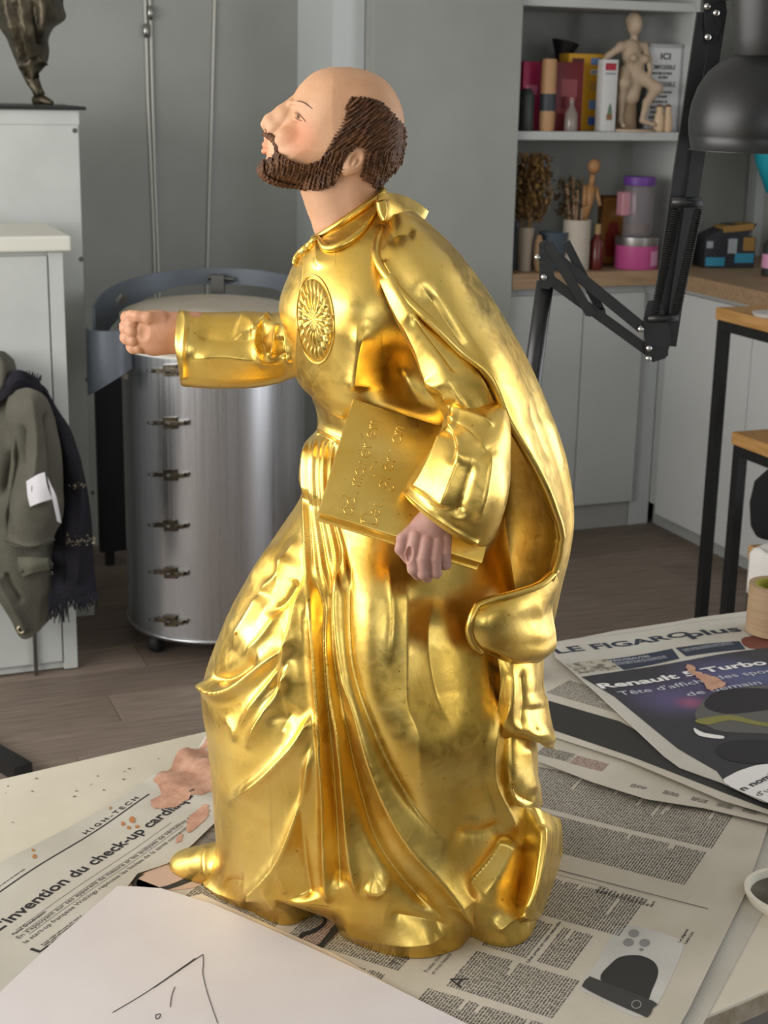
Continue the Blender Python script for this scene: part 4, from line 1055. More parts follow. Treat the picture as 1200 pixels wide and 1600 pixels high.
# ---- white drawing paper in front
def z_white(u, v): return TZ+.0095+.0010*np.sin(u*14+1)+.0012*np.sin(v*11)
whiteS = Sheet(54, z_white, TZ+.0095)
wp = [whiteS.uv(*p) for p in [(183,1383),(215,1384),(252,1387),(330,1412),(412,1448),(575,1522),(760,1612),(700,1680),(-80,1690),(-80,1612),(0,1552),(95,1462)]]
white = thing('drawing_paper', 'blank white sheet with a pencil line sketch lying in front', 'paper', (-.15, 1.45, TZ))
sheet_mesh('sheet', whiteS, wp, mat('white_paper', 'cbc6c7', .7, c2='c4bebf', scale=5), white, .014)
PEN = mat('pencil', '46464c', .6)
def pencil(pts):
    q = np.array([whiteS.uv(*p) for p in pts]); q = crspline(q, np.linspace(0, len(q)-1, len(q)*6)) if len(q) > 2 else q
    MB().tube(list(whiteS.P(q[:, 0], q[:, 1], .0009)), .00042, 5).build('pencil_line', PEN, white, world=True)
pencil([(176,1586),(230,1553),(300,1503),(301,1502)]); pencil([(240,1547),(290,1512),(317,1493)]); pencil([(317,1493),(317.5,1508),(317,1525),(325,1558),(340,1602)]); pencil([(273,1545),(268,1560),(266,1577)]); pencil([(243,1590),(250,1588),(249,1594),(244,1596),(243,1590)])
# ---- thin cream sheet under the white one
def z_cream(u, v): return TZ+.0032+.0*u
creamS = Sheet(54, z_cream, TZ+.0035)
cr = sheet_mesh('cream_sheet', creamS, [creamS.uv(*p) for p in [(298,1401),(316,1397),(400,1436),(520,1489),(640,1556),(600,1600),(300,1600),(200,1450)]], mat('cream_paper', 'd3c5b2', .75), None, .03, .0006)
tag(cr, 'cream sheet peeping out under the white drawing paper', 'paper')

# ---- stack of newspapers at the back right
def z_st(base, a=.0015, k=9.): return lambda u, v: TZ+base+a*(1+np.sin(u*k+v*5))
# lowest: folded page with small print strip
s1 = Sheet(-30, z_st(.0105, .0012), TZ+.0115); s1o = thing('newspaper', 'folded newspaper with a strip of small print beside the statue', 'newspaper', (.37, 2.0, TZ), group='newspapers at the back of the table')
P1 = [(840,1105),(1000,1155),(1260,1270),(1260,1300),(1200,1286),(1100,1262),(1010,1248),(925,1222),(840,1190)]
sheet_mesh('sheet', s1, [s1.uv(*p) for p in P1], NEWS, s1o, .02)
u0, v0 = s1.uv(850,1182); u1, v1 = s1.uv(960,1215)
for i, (x, y) in enumerate([(842,1176),(893,1190),(985,1228),(1036,1238),(1080,1248),(1120,1257),(1160,1266)]):
    a, b = s1.uv(x, y); print_quads('print_strip', s1, body_text(a, b-.02 if i < 2 else b-.008, a+(.05 if i < 2 else .022), b+(.012 if i < 2 else .006), pitch=.003), INK if i != 1 else INKR, s1o)
# black-bordered page
s2 = Sheet(-38, z_st(.0145, .0012), TZ+.0155); s2o = thing('newspaper', 'newspaper page printed with a broad black band', 'newspaper', (.37, 2.08, TZ), group='newspapers at the back of the table')
sheet_mesh('sheet', s2, [s2.uv(*p) for p in [(842,1030),(870,1010),(1010,1090),(1260,1240),(1260,1290),(1200,1272),(1130,1252),(985,1192),(842,1144)]], NEWS, s2o, .02)
poly_print('print_black_band', s2, [(842,1090),(855,1094),(968,1128),(1090,1196),(1230,1256),(1230,1277),(1130,1240),(985,1184),(842,1134)], mat('print_black', '2a2927', .8), s2o, .0009)
a, b = s2.uv(842,1062); Q3 = []
for k in range(3): Q3 += body_text(a+.0, b+k*0, a+.01, b) if False else []
a, b = s2.uv(850,1084); print_quads('print_columns', s2, body_text(a, b-.075, a+.14, b-.005, pitch=.0036), INK, s2o)['kind'] = 'stuff'
# top: the supplement's front page
def z_fig(u, v):
    return TZ+.0185+.003*(1+np.sin(u*17+1.0))*np.clip((v+1.95)/.3, .2, 1)+.003*np.exp(-((u-.88)/.03)**2)
figS = Sheet(23, lambda u, v: TZ+.0185+.0016*(1+np.sin(u*22+v*9)), TZ+.0205)
fig = thing('newspaper_supplement', 'newspaper supplement front page with masthead and dark car photograph', 'newspaper', (.55, 2.3, TZ+.0145), group='newspapers at the back of the table')
fo = [(862,1006),(905,998),(965,984),(1010,978),(1060,972),(1165,955),(1330,935),(1330,1290),(1190,1252),(1128,1222),(1062,1198),(1037,1180),(985,1132),(930,1082),(868,1028)]
sheet_mesh('sheet', figS, [figS.uv(*p) for p in fo], NEWS2, fig, .016, .0012)
NAVY = mat('print_navy', '2b3140', .8)
UP = .0016
(u0, v0), (u1, v1) = figS.uv(872,1024), figS.uv(1078,992)
fit_text('print_masthead', figS, 'LE FIGARO', u0, (v0+v1)/2+.004, u1-u0, .024, NAVY, fig, .03, UP)
(u0, v0), (u1, v1) = figS.uv(1080,1000), figS.uv(1158,985)
fit_text('print_masthead', figS, 'plus', u0, (v0+v1)/2, u1-u0, .026, NAVY, fig, .03, UP)
print_quads('print_rule', figS, [(figS.uv(880,1000)[0]+k*.016, figS.uv(1000,990)[1]-.012, figS.uv(880,1000)[0]+(k+1)*.016, figS.uv(1000,990)[1]-.0115) for k in range(24)], RULE, fig, UP)
b1 = poly_print('print_panel', figS, [(950,1031),(1050,1014),(1062,1030),(975,1047)], NAVY, fig, .0015)
b2 = poly_print('print_panel', figS, [(1055,1013),(1155,1003),(1165,1016),(1072,1027)], NAVY, fig, .0015)
PALE = mat('print_pale', 'b9bcc4', .8)
a, b = figS.uv(960,1038); fit_text('print_panel_title', figS, 'NOUVEAUTÉS', a, b-.010, .075, .006, PALE, b1, .02, .0022)
print_quads('print_panel_text', figS, body_text(a, b-.006, a+.10, b+.010, pitch=.0042, h=.0014), PALE, b1, .0022)
a, b = figS.uv(1070,1020); print_quads('print_panel_text', figS, body_text(a, b-.012, a+.10, b+.004, pitch=.0042, h=.0014), PALE, b2, .0022)
poly_print('print_photo_strip', figS, [(884,1040),(950,1030),(968,1046),(905,1055)], mat('print_photo_mix', '6b6258', .8, c2='a6a191', scale=90, lo=.42, hi=.55), fig, .0015)
poly_print('print_shoe_photo', figS, smooth_poly([(1158,1000),(1180,993),(1215,990),(1215,1012),(1170,1014)], 3), mat('print_shoe_red', '6b3a2c', .8), fig, .0015)
# dark photograph
def dusk():
    m = bpy.data.materials.new('print_dusk'); m.use_nodes = True; nt = m.node_tree; b = nt.nodes['Principled BSDF']; b.inputs['Roughness'].default_value = .75; L = nt.links.new
    tc = nt.nodes.new('ShaderNodeTexCoord'); src = None
    rgb = nt.nodes.new('ShaderNodeRGB'); rgb.outputs[0].default_value = srgb('2c2b2e'); src = rgb.outputs[0]
    for (x, y), rad, c, amt in (((1050,1110), .10, '4d4468', 1), ((1130,1078), .12, '514b73', .9), ((1078,1118), .035, '8a4a63', .8), ((1180,1075), .09, '4b5374', .8)):
        p = onz(np.float64(x), np.float64(y))-root_of(fig); p[2] = .005
        d = nt.nodes.new('ShaderNodeVectorMath'); d.operation = 'DISTANCE'; d.inputs[1].default_value = tuple(p); L(tc.outputs['Object'], d.inputs[0])
        mr = nt.nodes.new('ShaderNodeMapRange'); mr.interpolation_type = 'SMOOTHSTEP'; mr.inputs[1].default_value = 0; mr.inputs[2].default_value = rad; mr.inputs[3].default_value = amt; mr.inputs[4].default_value = 0; L(d.outputs['Value'], mr.inputs[0])
        mx = nt.nodes.new('ShaderNodeMix'); mx.data_type = 'RGBA'; L(mr.outputs[0], mx.inputs[0]); L(src, mx.inputs[6]); mx.inputs[7].default_value = srgb(c); src = mx.outputs[2]
    L(src, b.inputs['Base Color']); return m
pic = poly_print('print_photograph', figS, [(908,1060),(985,1046),(1080,1032),(1200,1012),(1330,990),(1330,1280),(1215,1262),(1136,1227),(1120,1205),(1060,1170),(1010,1130),(960,1090)], dusk(), fig, .0016)
C1 = mat('print_car_dark', '211f22', .7); C2 = mat('print_car_yellow', '77743a', .7); C3 = mat('print_white', 'd5d3d0', .8); C4 = mat('print_car_grey', '55534f', .7)
poly_print('print_car', figS, smooth_poly([(1092,1105),(1110,1088),(1150,1078),(1215,1075),(1300,1100),(1300,1160),(1200,1150),(1130,1145),(1100,1132),(1086,1120)], 3), C4, pic, .0020)
poly_print('print_car', figS, smooth_poly([(1100,1100),(1118,1084),(1160,1078),(1225,1082),(1225,1106),(1150,1118),(1112,1112)], 3), C1, pic, .0022)
poly_print('print_car', figS, smooth_poly([(1086,1126),(1140,1120),(1180,1130),(1230,1138),(1230,1143),(1180,1136),(1140,1128),(1106,1134)], 3), C2, pic, .0024)
poly_print('print_car', figS, smooth_poly([(1084,1138),(1100,1146),(1130,1152),(1126,1156),(1092,1150)], 3), C3, pic, .0024)
poly_print('print_car', figS, smooth_poly([(1118,1172),(1140,1160),(1200,1160),(1230,1180),(1200,1196),(1140,1190)], 3), C1, pic, .0022)
WHITEP = mat('print_white', 'd5d3d0', .8)
(u0, v0), (u1, v1) = figS.uv(938,1077), figS.uv(1203,1041)
fit_text('print_headline', figS, 'Renault 5 Turbo', u0, (v0+v1)/2, u1-u0, .020, WHITEP, pic, .03, .0026)
a, b = figS.uv(972,1089); u1 = figS.uv(1230,1052)[0]; fit_text('print_subhead', figS, "Tête d'affiche des sports", a, b-.002, u1-a, .0155, PALE, pic, .0, .0026)
a, b = figS.uv(1078,1090); u1 = figS.uv(1192,1072)[0]; fit_text('print_subhead', figS, 'de demain', a, b-.002, u1-a, .0155, PALE, pic, .0, .0026)
poly_print('print_disc', figS, smooth_poly([(1132,1224),(1142,1212),(1165,1203),(1200,1197),(1300,1200),(1300,1290),(1190,1252)], 3), C3, pic, .0024)
s4 = Sheet(40, figS.zf, TZ+.0205); a, b = s4.uv(1162,1238); fit_text('print_disc_text', s4, 'n nombre', a, b, .10, .012, INKB, pic, .02, .0030)
a, b = s4.uv(1186,1247); fit_text('print_disc_text', s4, "d'une", a, b, .05, .010, INK, pic, .0, .0030)
st_ = stain([(1072,1044),(1080,1042),(1092,1054),(1112,1060),(1132,1072),(1130,1078),(1108,1080),(1098,1068),(1082,1056)], .0034, fig, figS)
for me in (): pass
# ================================================================== left side of the room
M_WHITE = mat('white_paint_worn', 'bec1bd', .55, c2='b5b8b4', scale=5, bump=.03, bscale=60)
M_SCREW = mat('screw_steel', '6f6f6c', .4, metal=1)
M_BLK = mat('black_metal', '191919', .45)
tA = 4.625; sT, _, zT = st(122, 172, t=tA)
ped = thing('tall_pedestal', 'tall white wooden plinth with screws carrying the bronze', 'pedestal', rm(sT-.62, tA), ROOM)
MB().box((0, 0, 0), (.62, .40, zT-.02), bev=.002).build('body', M_WHITE, ped)
MB().box((-.005, -.004, zT-.042), (.622, .404, zT), bev=.002).build('top_board', M_WHITE, ped)
for x, y in ((117, 204), (127, 405), (137, 593), (145, 770)):
    s, _, z = st(x, y, t=tA); MB().lathe([(.0001, .003), (.006, .003), (.0075, 0)], 12, Matrix.Translation((s-sT+.62, -.0005, z))@Matrix.Rotation(math.pi/2, 4, 'X')).build('screw', M_SCREW, ped)
plate = thing('bronze_base_plate', 'thin black plate under the bronze figure on the plinth', 'plate', rm(sT-.65, tA-.02, zT), ROOM)
MB().box((0, 0, 0), (.67, .42, .010), bev=.001).build('plate', M_BLK, plate)
# bronze draped figure (only its legs are in view)
bz = thing('bronze_figure', 'dark bronze draped figure striding on the tall white plinth', 'sculpture', rm(sT-.25, tA+.1, zT+.010), ROOM)
M_BRZ = mat('bronze_patina', '3a342c', .45, metal=.7, c2='57503f', scale=30, bump=.3, bscale=60)
bo = root_of(bz); YB = float((rm(sT-.22, tA+.08))[1])
def bpatch(rows, name, thick=.02, rid=()):
    C_ = np.array(rows, float); P = ony(C_[..., 0], C_[..., 1], YB+C_[..., 2]); nv, nu = 60, 50
    A = crspline(P, np.linspace(0, len(P)-1, nv)); A = np.swapaxes(crspline(np.swapaxes(A, 0, 1), np.linspace(0, P.shape[1]-1, nu)), 0, 1)
    V = A.reshape(-1, 3).copy(); N = gnormals(V, nv, nu, False)
    if N[nv*nu//2]@(CO-V[nv*nu//2]) < 0: N = -N
    V = relief(V, N, rid); Vb = V-N*thick; Q = grid_quads(nv, nu); n = nv*nu
    e = np.r_[np.arange(nu), np.arange(1, nv)*nu+nu-1, (nv-1)*nu+np.arange(nu-2, -1, -1), np.arange(nv-2, 0, -1)*nu]; e2 = np.roll(e, -1)
    V = np.vstack([V, Vb])-bo; c, s_ = math.cos(-ROOM), math.sin(-ROOM); V = np.stack([V[:, 0]*c-V[:, 1]*s_, V[:, 0]*s_+V[:, 1]*c, V[:, 2]], -1)
    return npmesh(name, V, np.vstack([Q, Q[:, ::-1]+n, np.stack([e, e+n, e2+n, e2], -1)]), M_BRZ, bz, off=np.zeros(3))
bpatch([[(-30,-60,.02),(5,-60,-.05),(50,-60,-.08),(90,-60,-.06),(112,-60,.04)], [(-22,0,.02),(8,0,-.05),(45,0,-.09),(78,0,-.07),(99,0,.04)], [(-8,22,.02),(12,20,-.05),(45,22,-.09),(80,28,-.07),(103,28,.04)],
        [(0,45,.02),(18,42,-.05),(46,45,-.09),(70,45,-.07),(84,44,.03)], [(10,60,.03),(24,62,-.04),(46,66,-.07),(64,64,-.05),(76,62,.03)],
        [(18,80,.03),(30,84,-.03),(46,84,-.05),(60,80,-.04),(77,80,.03)], [(30,108,.03),(38,104,-.02),(48,100,-.04),(60,100,-.02),(73,100,.03)], [(38,122,.03),(44,124,-.01),(50,124,-.03),(55,120,-.01),(58,118,.03)]], 'drapery', .03,
       [(22, 3, 4, [(10,-20),(18,30),(32,80),(42,115)], .1, .1), (20, 3, 4, [(34,-20),(36,20),(46,60),(50,95)], .1, .1), (-20, 4, 4, [(26,0),(30,50),(42,100)], .1, .1), (18, 4, 5, [(60,-20),(66,20),(62,55)], .1, .2), (-18, 4, 4, [(50,0),(56,40),(64,80)], .1, .1), (16, 4, 4, [(60,92),(70,100)], .1, .1)])
def loc(px, py, d): v = ony(np.float64(px), np.float64(py), YB+d)-bo; c, s_ = math.cos(-ROOM), math.sin(-ROOM); return (v[0]*c-v[1]*s_, v[0]*s_+v[1]*c, v[2])
MB().tube([loc(46, 112, .02), loc(52, 128, .02), loc(58, 140, .015), loc(62, 149, .01)], [.024, .02, .016, .017], 12).build('leg', M_BRZ, bz, smooth=True)
f0 = loc(58, 150, .02); f1 = loc(80, 152, -.02)
MB().tube([(f0[0]-.01, f0[1], .014), ((f0[0]+f1[0])/2, f0[1]-.02, .016), (f1[0], f1[1], .009)], [.013, .014, .008], 10).build('foot', M_BRZ, bz, smooth=True)

tB = 4.18; sF, _, _ = st(122, 1045, t=tB)
zc = st(88, 392, t=tB)[2]; CWID = .62
cabn = thing('white_cabinet', 'low white cabinet with overhanging top that the jacket hangs on', 'cabinet', rm(sF-CWID, tB), ROOM)
sl = st(75, 450, t=tB)[0]-sF+CWID
MB().box((0, .012, .004), (CWID, .36, zc), bev=.003).build('body', M_WHITE, cabn)
MB().box((sl+.004, 0, .004), (CWID, .012, zc-.002), bev=.002).build('side_strip', M_WHITE, cabn)
MB().box((.0, -.002, .03), (sl, .012, zc-.012), bev=.002).build('door', M_WHITE, cabn)
MB().box((-.01, -.02, zc), (CWID+.02, .37, zc+.042), bev=.006).build('top_board', mat('white_top_cream', 'd2d1c6', .55), cabn)
hx = st(55, 1000, t=tB-.01)[0]-sF+CWID
MB().box((hx-.006, -.014, .0), (hx+.004, -.004, .22)).build('hanging_rod', mat('rod_grey', '55514a', .5, metal=.6), cabn)

# ---- coat and scarf hanging on the cabinet
YJ = float(rm(sF-.25, tB-.09)[1])
M_OLV = mat('olive_cotton', '57554a', .85, c2='4a483e', scale=9, bump=.25, bscale=120)
def jpatch(name, rows, m, parent, thick=.006, rid=(), nv=70, nu=60, wob=0, seed=3):
    C_ = np.array(rows, float); P = ony(C_[..., 0], C_[..., 1], YJ+C_[..., 2])
    A = crspline(P, np.linspace(0, len(P)-1, nv)); A = np.swapaxes(crspline(np.swapaxes(A, 0, 1), np.linspace(0, P.shape[1]-1, nu)), 0, 1)
    V = A.reshape(-1, 3).copy(); N = gnormals(V, nv, nu, False)
    if N[nv*nu//2]@(CO-V[nv*nu//2]) < 0: N = -N
    V = relief(V, N, rid)
    if wob:
        r = np.random.default_rng(seed)
        for k in range(6): d = r.normal(size=3)*np.array([1, .3, .5]); V += N*(wob*np.sin(V@d*r.uniform(15, 45)+r.uniform(0, 6)))[:, None]
    Vb = V-N*thick; Q = grid_quads(nv, nu); n = nv*nu
    e = np.r_[np.arange(nu), np.arange(1, nv)*nu+nu-1, (nv-1)*nu+np.arange(nu-2, -1, -1), np.arange(nv-2, 0, -1)*nu]; e2 = np.roll(e, -1)
    return npmesh(name, np.vstack([V, Vb]), np.vstack([Q, Q[:, ::-1]+n, np.stack([e, e+n, e2+n, e2], -1)]), m, parent)
jk = thing('jacket', 'olive cotton jacket hanging in front of the white cabinet', 'jacket', tuple(ony(40, 700, YJ)*np.array([1, 1, 0])))
jpatch('hood', [[(-60,545,.06),(-20,550,.05),(5,550,.04),(22,562,.06)], [(-60,570,.03),(-20,575,.0),(8,572,-.01),(26,580,.04)], [(-60,620,.0),(-20,625,-.03),(8,610,-.03),(24,605,.03)]], M_OLV, jk, rid=[(25, 4, 5, [(-5,550),(4,575),(2,610)], .1, .1)], nv=30, nu=30)
jpatch('body', [[(-60,590,.03),(-10,600,-.01),(35,605,-.03),(68,615,.0),(82,640,.04)], [(-60,660,.02),(-10,670,-.02),(35,680,-.04),(75,680,-.01),(92,690,.04)], [(-60,760,.02),(-10,770,-.02),(30,780,-.03),(65,790,.0),(85,800,.04)],
                [(-60,850,.02),(-10,855,-.01),(30,860,-.02),(62,865,.0),(80,870,.04)], [(-60,900,.03),(-10,905,.0),(25,930,-.01),(55,945,.01),(80,950,.04)], [(-60,920,.03),(-12,930,.01),(15,965,.0),(38,997,.01),(84,962,.04)]], M_OLV, jk, .008,
       [(44, 8, 10, [(40,610),(30,680),(22,760),(10,830)], .1, .2), (-40, 8, 8, [(55,650),(45,720),(38,800)], .1, .2), (-37, 6, 8, [(20,700),(0,780)], .2, .2), (34, 7, 7, [(72,640),(80,700),(78,760)], .1, .2), (27, 4, 4, [(0,900),(25,945),(40,985)], .05, .1), (-20, 4, 4, [(8,895),(34,940)], .1, .1), (23, 5, 5, [(30,890),(55,875),(75,880)], .1, .1)], nv=110, nu=90, wob=.004)
jpatch('sleeve', [[(20,612,-.03),(45,606,-.07),(72,620,-.06),(86,645,-.02)], [(12,690,-.04),(38,690,-.10),(75,692,-.09),(96,705,-.03)], [(14,770,-.04),(38,772,-.11),(78,772,-.10),(100,780,-.03)], [(12,830,-.04),(30,835,-.10),(62,838,-.10),(86,830,-.03)], [(10,848,-.03),(26,856,-.09),(60,856,-.09),(84,848,-.03)]], M_OLV, jk, .008,
       [(37, 7, 9, [(50,612),(58,700),(48,800)], .1, .2), (-34, 7, 7, [(70,640),(85,720),(84,790)], .1, .2), (-23, 6, 6, [(38,660),(30,740)], .2, .2), (10, 2.5, 2.5, [(8,842),(40,850),(84,842)], .02, .02)], nv=80, nu=60, wob=.004, seed=8)
jpatch('cuff', [[(24,872,-.02),(44,870,-.05),(76,872,-.04)], [(28,888,-.02),(48,884,-.06),(76,880,-.04)], [(32,904,-.01),(50,896,-.05),(78,890,-.03)]], mat('olive_light', '5b5b4d', .85), jk, nv=20, nu=20)
jpatch('care_label', [[(41,752,-0.135),(58,742,-0.155),(70,738,-0.155)], [(43,775,-0.135),(58,768,-0.155),(74,760,-0.155)], [(47,792,-0.135),(62,786,-0.155),(82,780,-0.145)]], mat('label_white', 'c9c7cb', .7), jk, .001, nv=20, nu=20)
jpatch('care_label', [[(74,745,-0.153),(80,760,-0.151)], [(82,780,-0.147),(88,776,-0.143)], [(90,815,-0.135),(96,818,-0.125)]], mat('label_white', 'c9c7cb', .7), jk, .001, nv=20, nu=8)
ey = ony(33, 984, YJ-.012); MB().lathe([(.006, -.002), (.012, -.002), (.013, 0), (.012, .003), (.006, .003), (.006, -.002)], 16, Matrix.Translation(Vector(ey))@Matrix.Rotation(math.radians(80), 4, 'X')).build('eyelet', mat('brass_eyelet', '9a8f78', .35, metal=1), jk, smooth=True, world=True)
M_NVY = mat('navy_knit', '15131f', .9, c2='0e0d13', scale=14, bump=.4, bscale=200)
sc = thing('scarf', 'dark navy fringed scarf with sequins hanging behind the jacket', 'scarf', tuple(ony(110, 800, YJ+.02)*np.array([1, 1, 0])))
jpatch('collar_wrap', [[(-30,590,.0),(10,578,-.03),(40,575,-.03),(66,592,.01)], [(-30,612,-.03),(10,598,-.06),(42,594,-.06),(74,612,.0)], [(-30,650,-.02),(0,630,-.05),(45,612,-.04),(80,640,.01)]], M_NVY, sc, .01, nv=30, nu=50, wob=.004)
jpatch('knit', [[(62,602,.02),(74,615,.0),(84,640,.03)], [(82,680,.02),(96,680,.0),(108,682,.03)], [(92,760,.03),(112,755,.0),(130,750,.03)], [(82,840,.03),(112,840,.0),(144,835,.03)], [(76,900,.03),(105,905,.0),(150,915,.03)], [(76,930,.03),(105,935,.0),(152,930,.03)]], M_NVY, sc, .01, [(18, 5, 5, [(110,700),(122,800),(120,920)], .1, .1), (-15, 4, 4, [(100,800),(98,920)], .1, .1)], nv=90, nu=40, wob=.004, seed=5)
fr = MB(); r = random.Random(2)
for k in range(46):
    t = k/45; x = 76+t*77; y0 = 928+(4 if t > .5 else 0)-6*(t > .8); L = (40 if t < .4 else 22)*r.uniform(.7, 1.15)
    p = [ony(x, y0, YJ+.01), ony(x+r.uniform(-2, 2), y0+L*.5, YJ+.005), ony(x+r.uniform(-4, 4), y0+L, YJ+.01)]; fr.tube(p, [.0035, .003, .0015], 5)
for k in range(16):
    x, y = 18+k*3, 580+abs(k-6)*.9; p = [ony(x, y+6, YJ-.03), ony(x+r.uniform(0, 4), y-r.uniform(0, 4), YJ-.02)]; fr.tube(p, [.003, .0012], 4)
fr.build('fringe', M_NVY, sc, world=True)['kind'] = 'stuff'
sq = MB(); r = random.Random(5)
for cx, cy, wx, wy, n in ((126,845,22,8,46), (122,760,14,4,14), (80,893,4,5,5)):
    for k in range(n): sq.ball(ony(cx+r.uniform(-wx, wx), cy+r.gauss(0, wy*.6), YJ-.014), r.uniform(.0012, .0026), 4)
sq.build('sequins', mat('sequin', 'c9bfa8', .2, metal=1), sc, world=True)['kind'] = 'stuff'

# ---- kiln
M_STEEL = mat('brushed_steel', 'c9cacd', .26, metal=1, c2='c0c1c4', scale=5, stretch=(30, 30, .3), rough2=.36)
YK = 4.47; KR_ = .268
kc = ony(333, 482, YK); KT = float(kc[2]); kx = float(ony(336, 760, YK)[0]); kx = float(kc[0])
KB = float(ony(330, 1003, YK-KR_*.98)[2]); LT = .105
kiln = thing('kiln', 'round brushed steel kiln with pale lid and latches on casters', 'kiln', (kx, YK, 0))
MB().lathe([(.01, KB), (KR_, KB), (KR_, KT-LT), (.01, KT-LT)], 96).build('drum', M_STEEL, kiln, auto=30)
MB().lathe([(KR_-.002, KB-.006), (KR_+.005, KB-.006), (KR_+.005, KB+.006), (KR_-.002, KB+.006)], 96).build('bottom_hoop', mat('steel_hoop', 'b9babd', .3, metal=1), kiln, smooth=True)
MB().lathe([(KR_+.004, KT-LT-.002), (KR_+.004, KT-LT+.004), (KR_-.006, KT-LT+.006)], 96).build('seat_ring', mat('lid_white', 'c9c6bd', .6), kiln, smooth=True)
MB().lathe([(.001, KT-LT+.001), (KR_-.004, KT-LT+.001), (KR_+.003, KT-LT+.01), (KR_+.003, KT-.014), (KR_-.012, KT-.003), (KR_*.8, KT+.012), (KR_*.5, KT+.024), (.001, KT+.030)], 96).build('lid', mat('lid_cream', 'b9b1a2', .75, c2='a89f8f', scale=5), kiln, auto=40)
M_LATCH = mat('latch_steel', '7d7565', .35, metal=1, c2='51483c', scale=80)
for py in (577, 659, 740, 819, 893, 968):
    p = ony(268, py, YK-.2); a = None
    dz = float(p[2]); ang = -math.pi/2-math.asin(min(.99, (kx-float(ony(268, py, YK-.24)[0]))/KR_))
    M = Matrix.Translation((KR_*math.cos(ang), KR_*math.sin(ang), float(ony(268, py, YK-.24)[2])))@Matrix.Rotation(ang, 4, 'Z')@Matrix.Rotation(math.radians(6), 4, 'X')
    lt = MB().box((0, -.058, -.006), (.006, .058, .006), M).box((0, -.02, -.016), (.010, .022, .016), M).build('latch', M_LATCH, kiln)
    MB().box((.010, -.010, -.006), (.018, .05, .006), M, bev=.001).build('lever', M_LATCH, lt); MB().lathe([(.001, .024), (.006, .022), (.006, .008)], 10, M@Matrix.Rotation(math.pi/2, 4, 'Y')).tube([tuple(M@Vector((.008, -.05, 0))), tuple(M@Vector((.012, -.068, .003)))], .004, 6).build('bolt', M_SCREW, lt, smooth=True)
for a in (-2.35, -.8, .8, 2.35):
    cx, cy = .8*KR_*math.cos(a), .8*KR_*math.sin(a); c = MB().lathe([(.022, .055), (.022, KB)], 14, Matrix.Translation((cx, cy, 0)), True, True).build('caster', mat('caster_grey', '7d7f80', .4, metal=.6), kiln, smooth=True)
    MB().lathe([(.012, -.016), (.028, -.016), (.032, -.008), (.032, .008), (.028, .016), (.012, .016)], 20, Matrix.Translation((cx-.01, cy-.01, .032))@Matrix.Rotation(math.pi/2, 4, 'Y')@Matrix.Rotation(.3, 4, 'X'), True, True).build('wheel', mat('rubber_black', '1d1d1e', .6), c, smooth=True)
# curved grey sheet standing round the back of the kiln
shd = MB(); n = 72; RSH = .346; vs = []
zBk = float(ony(322, 418, YK+RSH)[2]); zBl = float(ony(322, 441, YK+RSH)[2]); zLt = float(ony(152, 474, YK)[2])
def prof(t):
    a = math.radians(196-t*212); u = max(0, math.sin(a))      # left, round the back, to the right
    top = zLt+(zBk-zLt)*u**.8; bot = (KT-.14)+(zBl-KT+.14)*min(1, u*1.05)
    return a, top, min(bot, top-.05)
for k in range(n+1):
    a, zt, zb_ = prof(k/n); c, s_ = math.cos(a), math.sin(a)
    vs += [(RSH*c, RSH*s_, zb_), (RSH*c, RSH*s_, zt), ((RSH-.006)*c, (RSH-.006)*s_, zt), ((RSH-.006)*c, (RSH-.006)*s_, zb_)]
fs = []
for k in range(n):
    for j in range(4): fs.append((4*k+j, 4*k+(j+1) % 4, 4*k+4+(j+1) % 4, 4*k+4+j))
fs += [(0, 1, 2, 3), tuple(4*n+j for j in (3, 2, 1, 0))]
M_SHD = mat('shield_bluegrey', '6d747d', .42, metal=.35)
shd._add(vs, fs); shd = shd.build('lid_shield', M_SHD, kiln, auto=40)
# rolled guard on its near left end, cut slantwise below
gc = ony(171, 512, YK-.16)-np.array([kx, YK, 0]); gr = .066; gz = float(gc[2]); g0 = float(ony(140, 616, YK-.16)[2]); g1 = float(ony(196, 573, YK-.16)[2]); gd = MB(); vs = []; fs = []; n = 40
for k in range(n+1):
    a = math.radians(-185+k*190/n)+0; f = (1+math.cos(a))/2; zb_ = g0+(g1-g0)*f; c, s_ = math.cos(a), math.sin(a)
    vs += [(gc[0]+gr*c, gc[1]+gr*s_, zb_), (gc[0]+gr*c, gc[1]+gr*s_, gz), (gc[0]+(gr-.004)*c, gc[1]+(gr-.004)*s_, gz), (gc[0]+(gr-.004)*c, gc[1]+(gr-.004)*s_, zb_)]
for k in range(n):
    for j in range(4): fs.append((4*k+j, 4*k+(j+1) % 4, 4*k+4+(j+1) % 4, 4*k+4+j))
fs += [(0, 1, 2, 3), tuple(4*n+j for j in (3, 2, 1, 0))]
gd._add(vs, fs); gd.build('rolled_guard', M_SHD, kiln, auto=40)
MB().box((gc[0]-gr, gc[1], gz-.07), (gc[0]+gr+.02, gc[1]+.012, gz-.02)).build('guard_bracket', M_SHD, kiln)
hp_ = ony(197, 580, YK-.12)-np.array([kx, YK, 0]); MB().lathe([(.002, -.022), (.014, -.022), (.014, -.006), (.010, -.004), (.010, .004), (.014, .006), (.014, .022), (.002, .022)], 16, Matrix.Translation(Vector(hp_))).build('porcelain_knob', mat('porcelain', 'bdb8a8', .4), kiln, smooth=True)
h2 = ony(198, 548, YK-.1)-np.array([kx, YK, 0]); MB().box(tuple(h2-np.array([.018, .01, .03])), tuple(h2+np.array([.014, .03, .03]))).tube([tuple(h2+np.array([-.02, -.012, 0])), tuple(h2+np.array([.02, -.012, 0]))], .008, 8).tube([tuple(h2+np.array([-.02, 0, .14])), tuple(h2+np.array([-.005, 0, .16]))], .014, 8).build('hinge', M_SCREW, kiln)
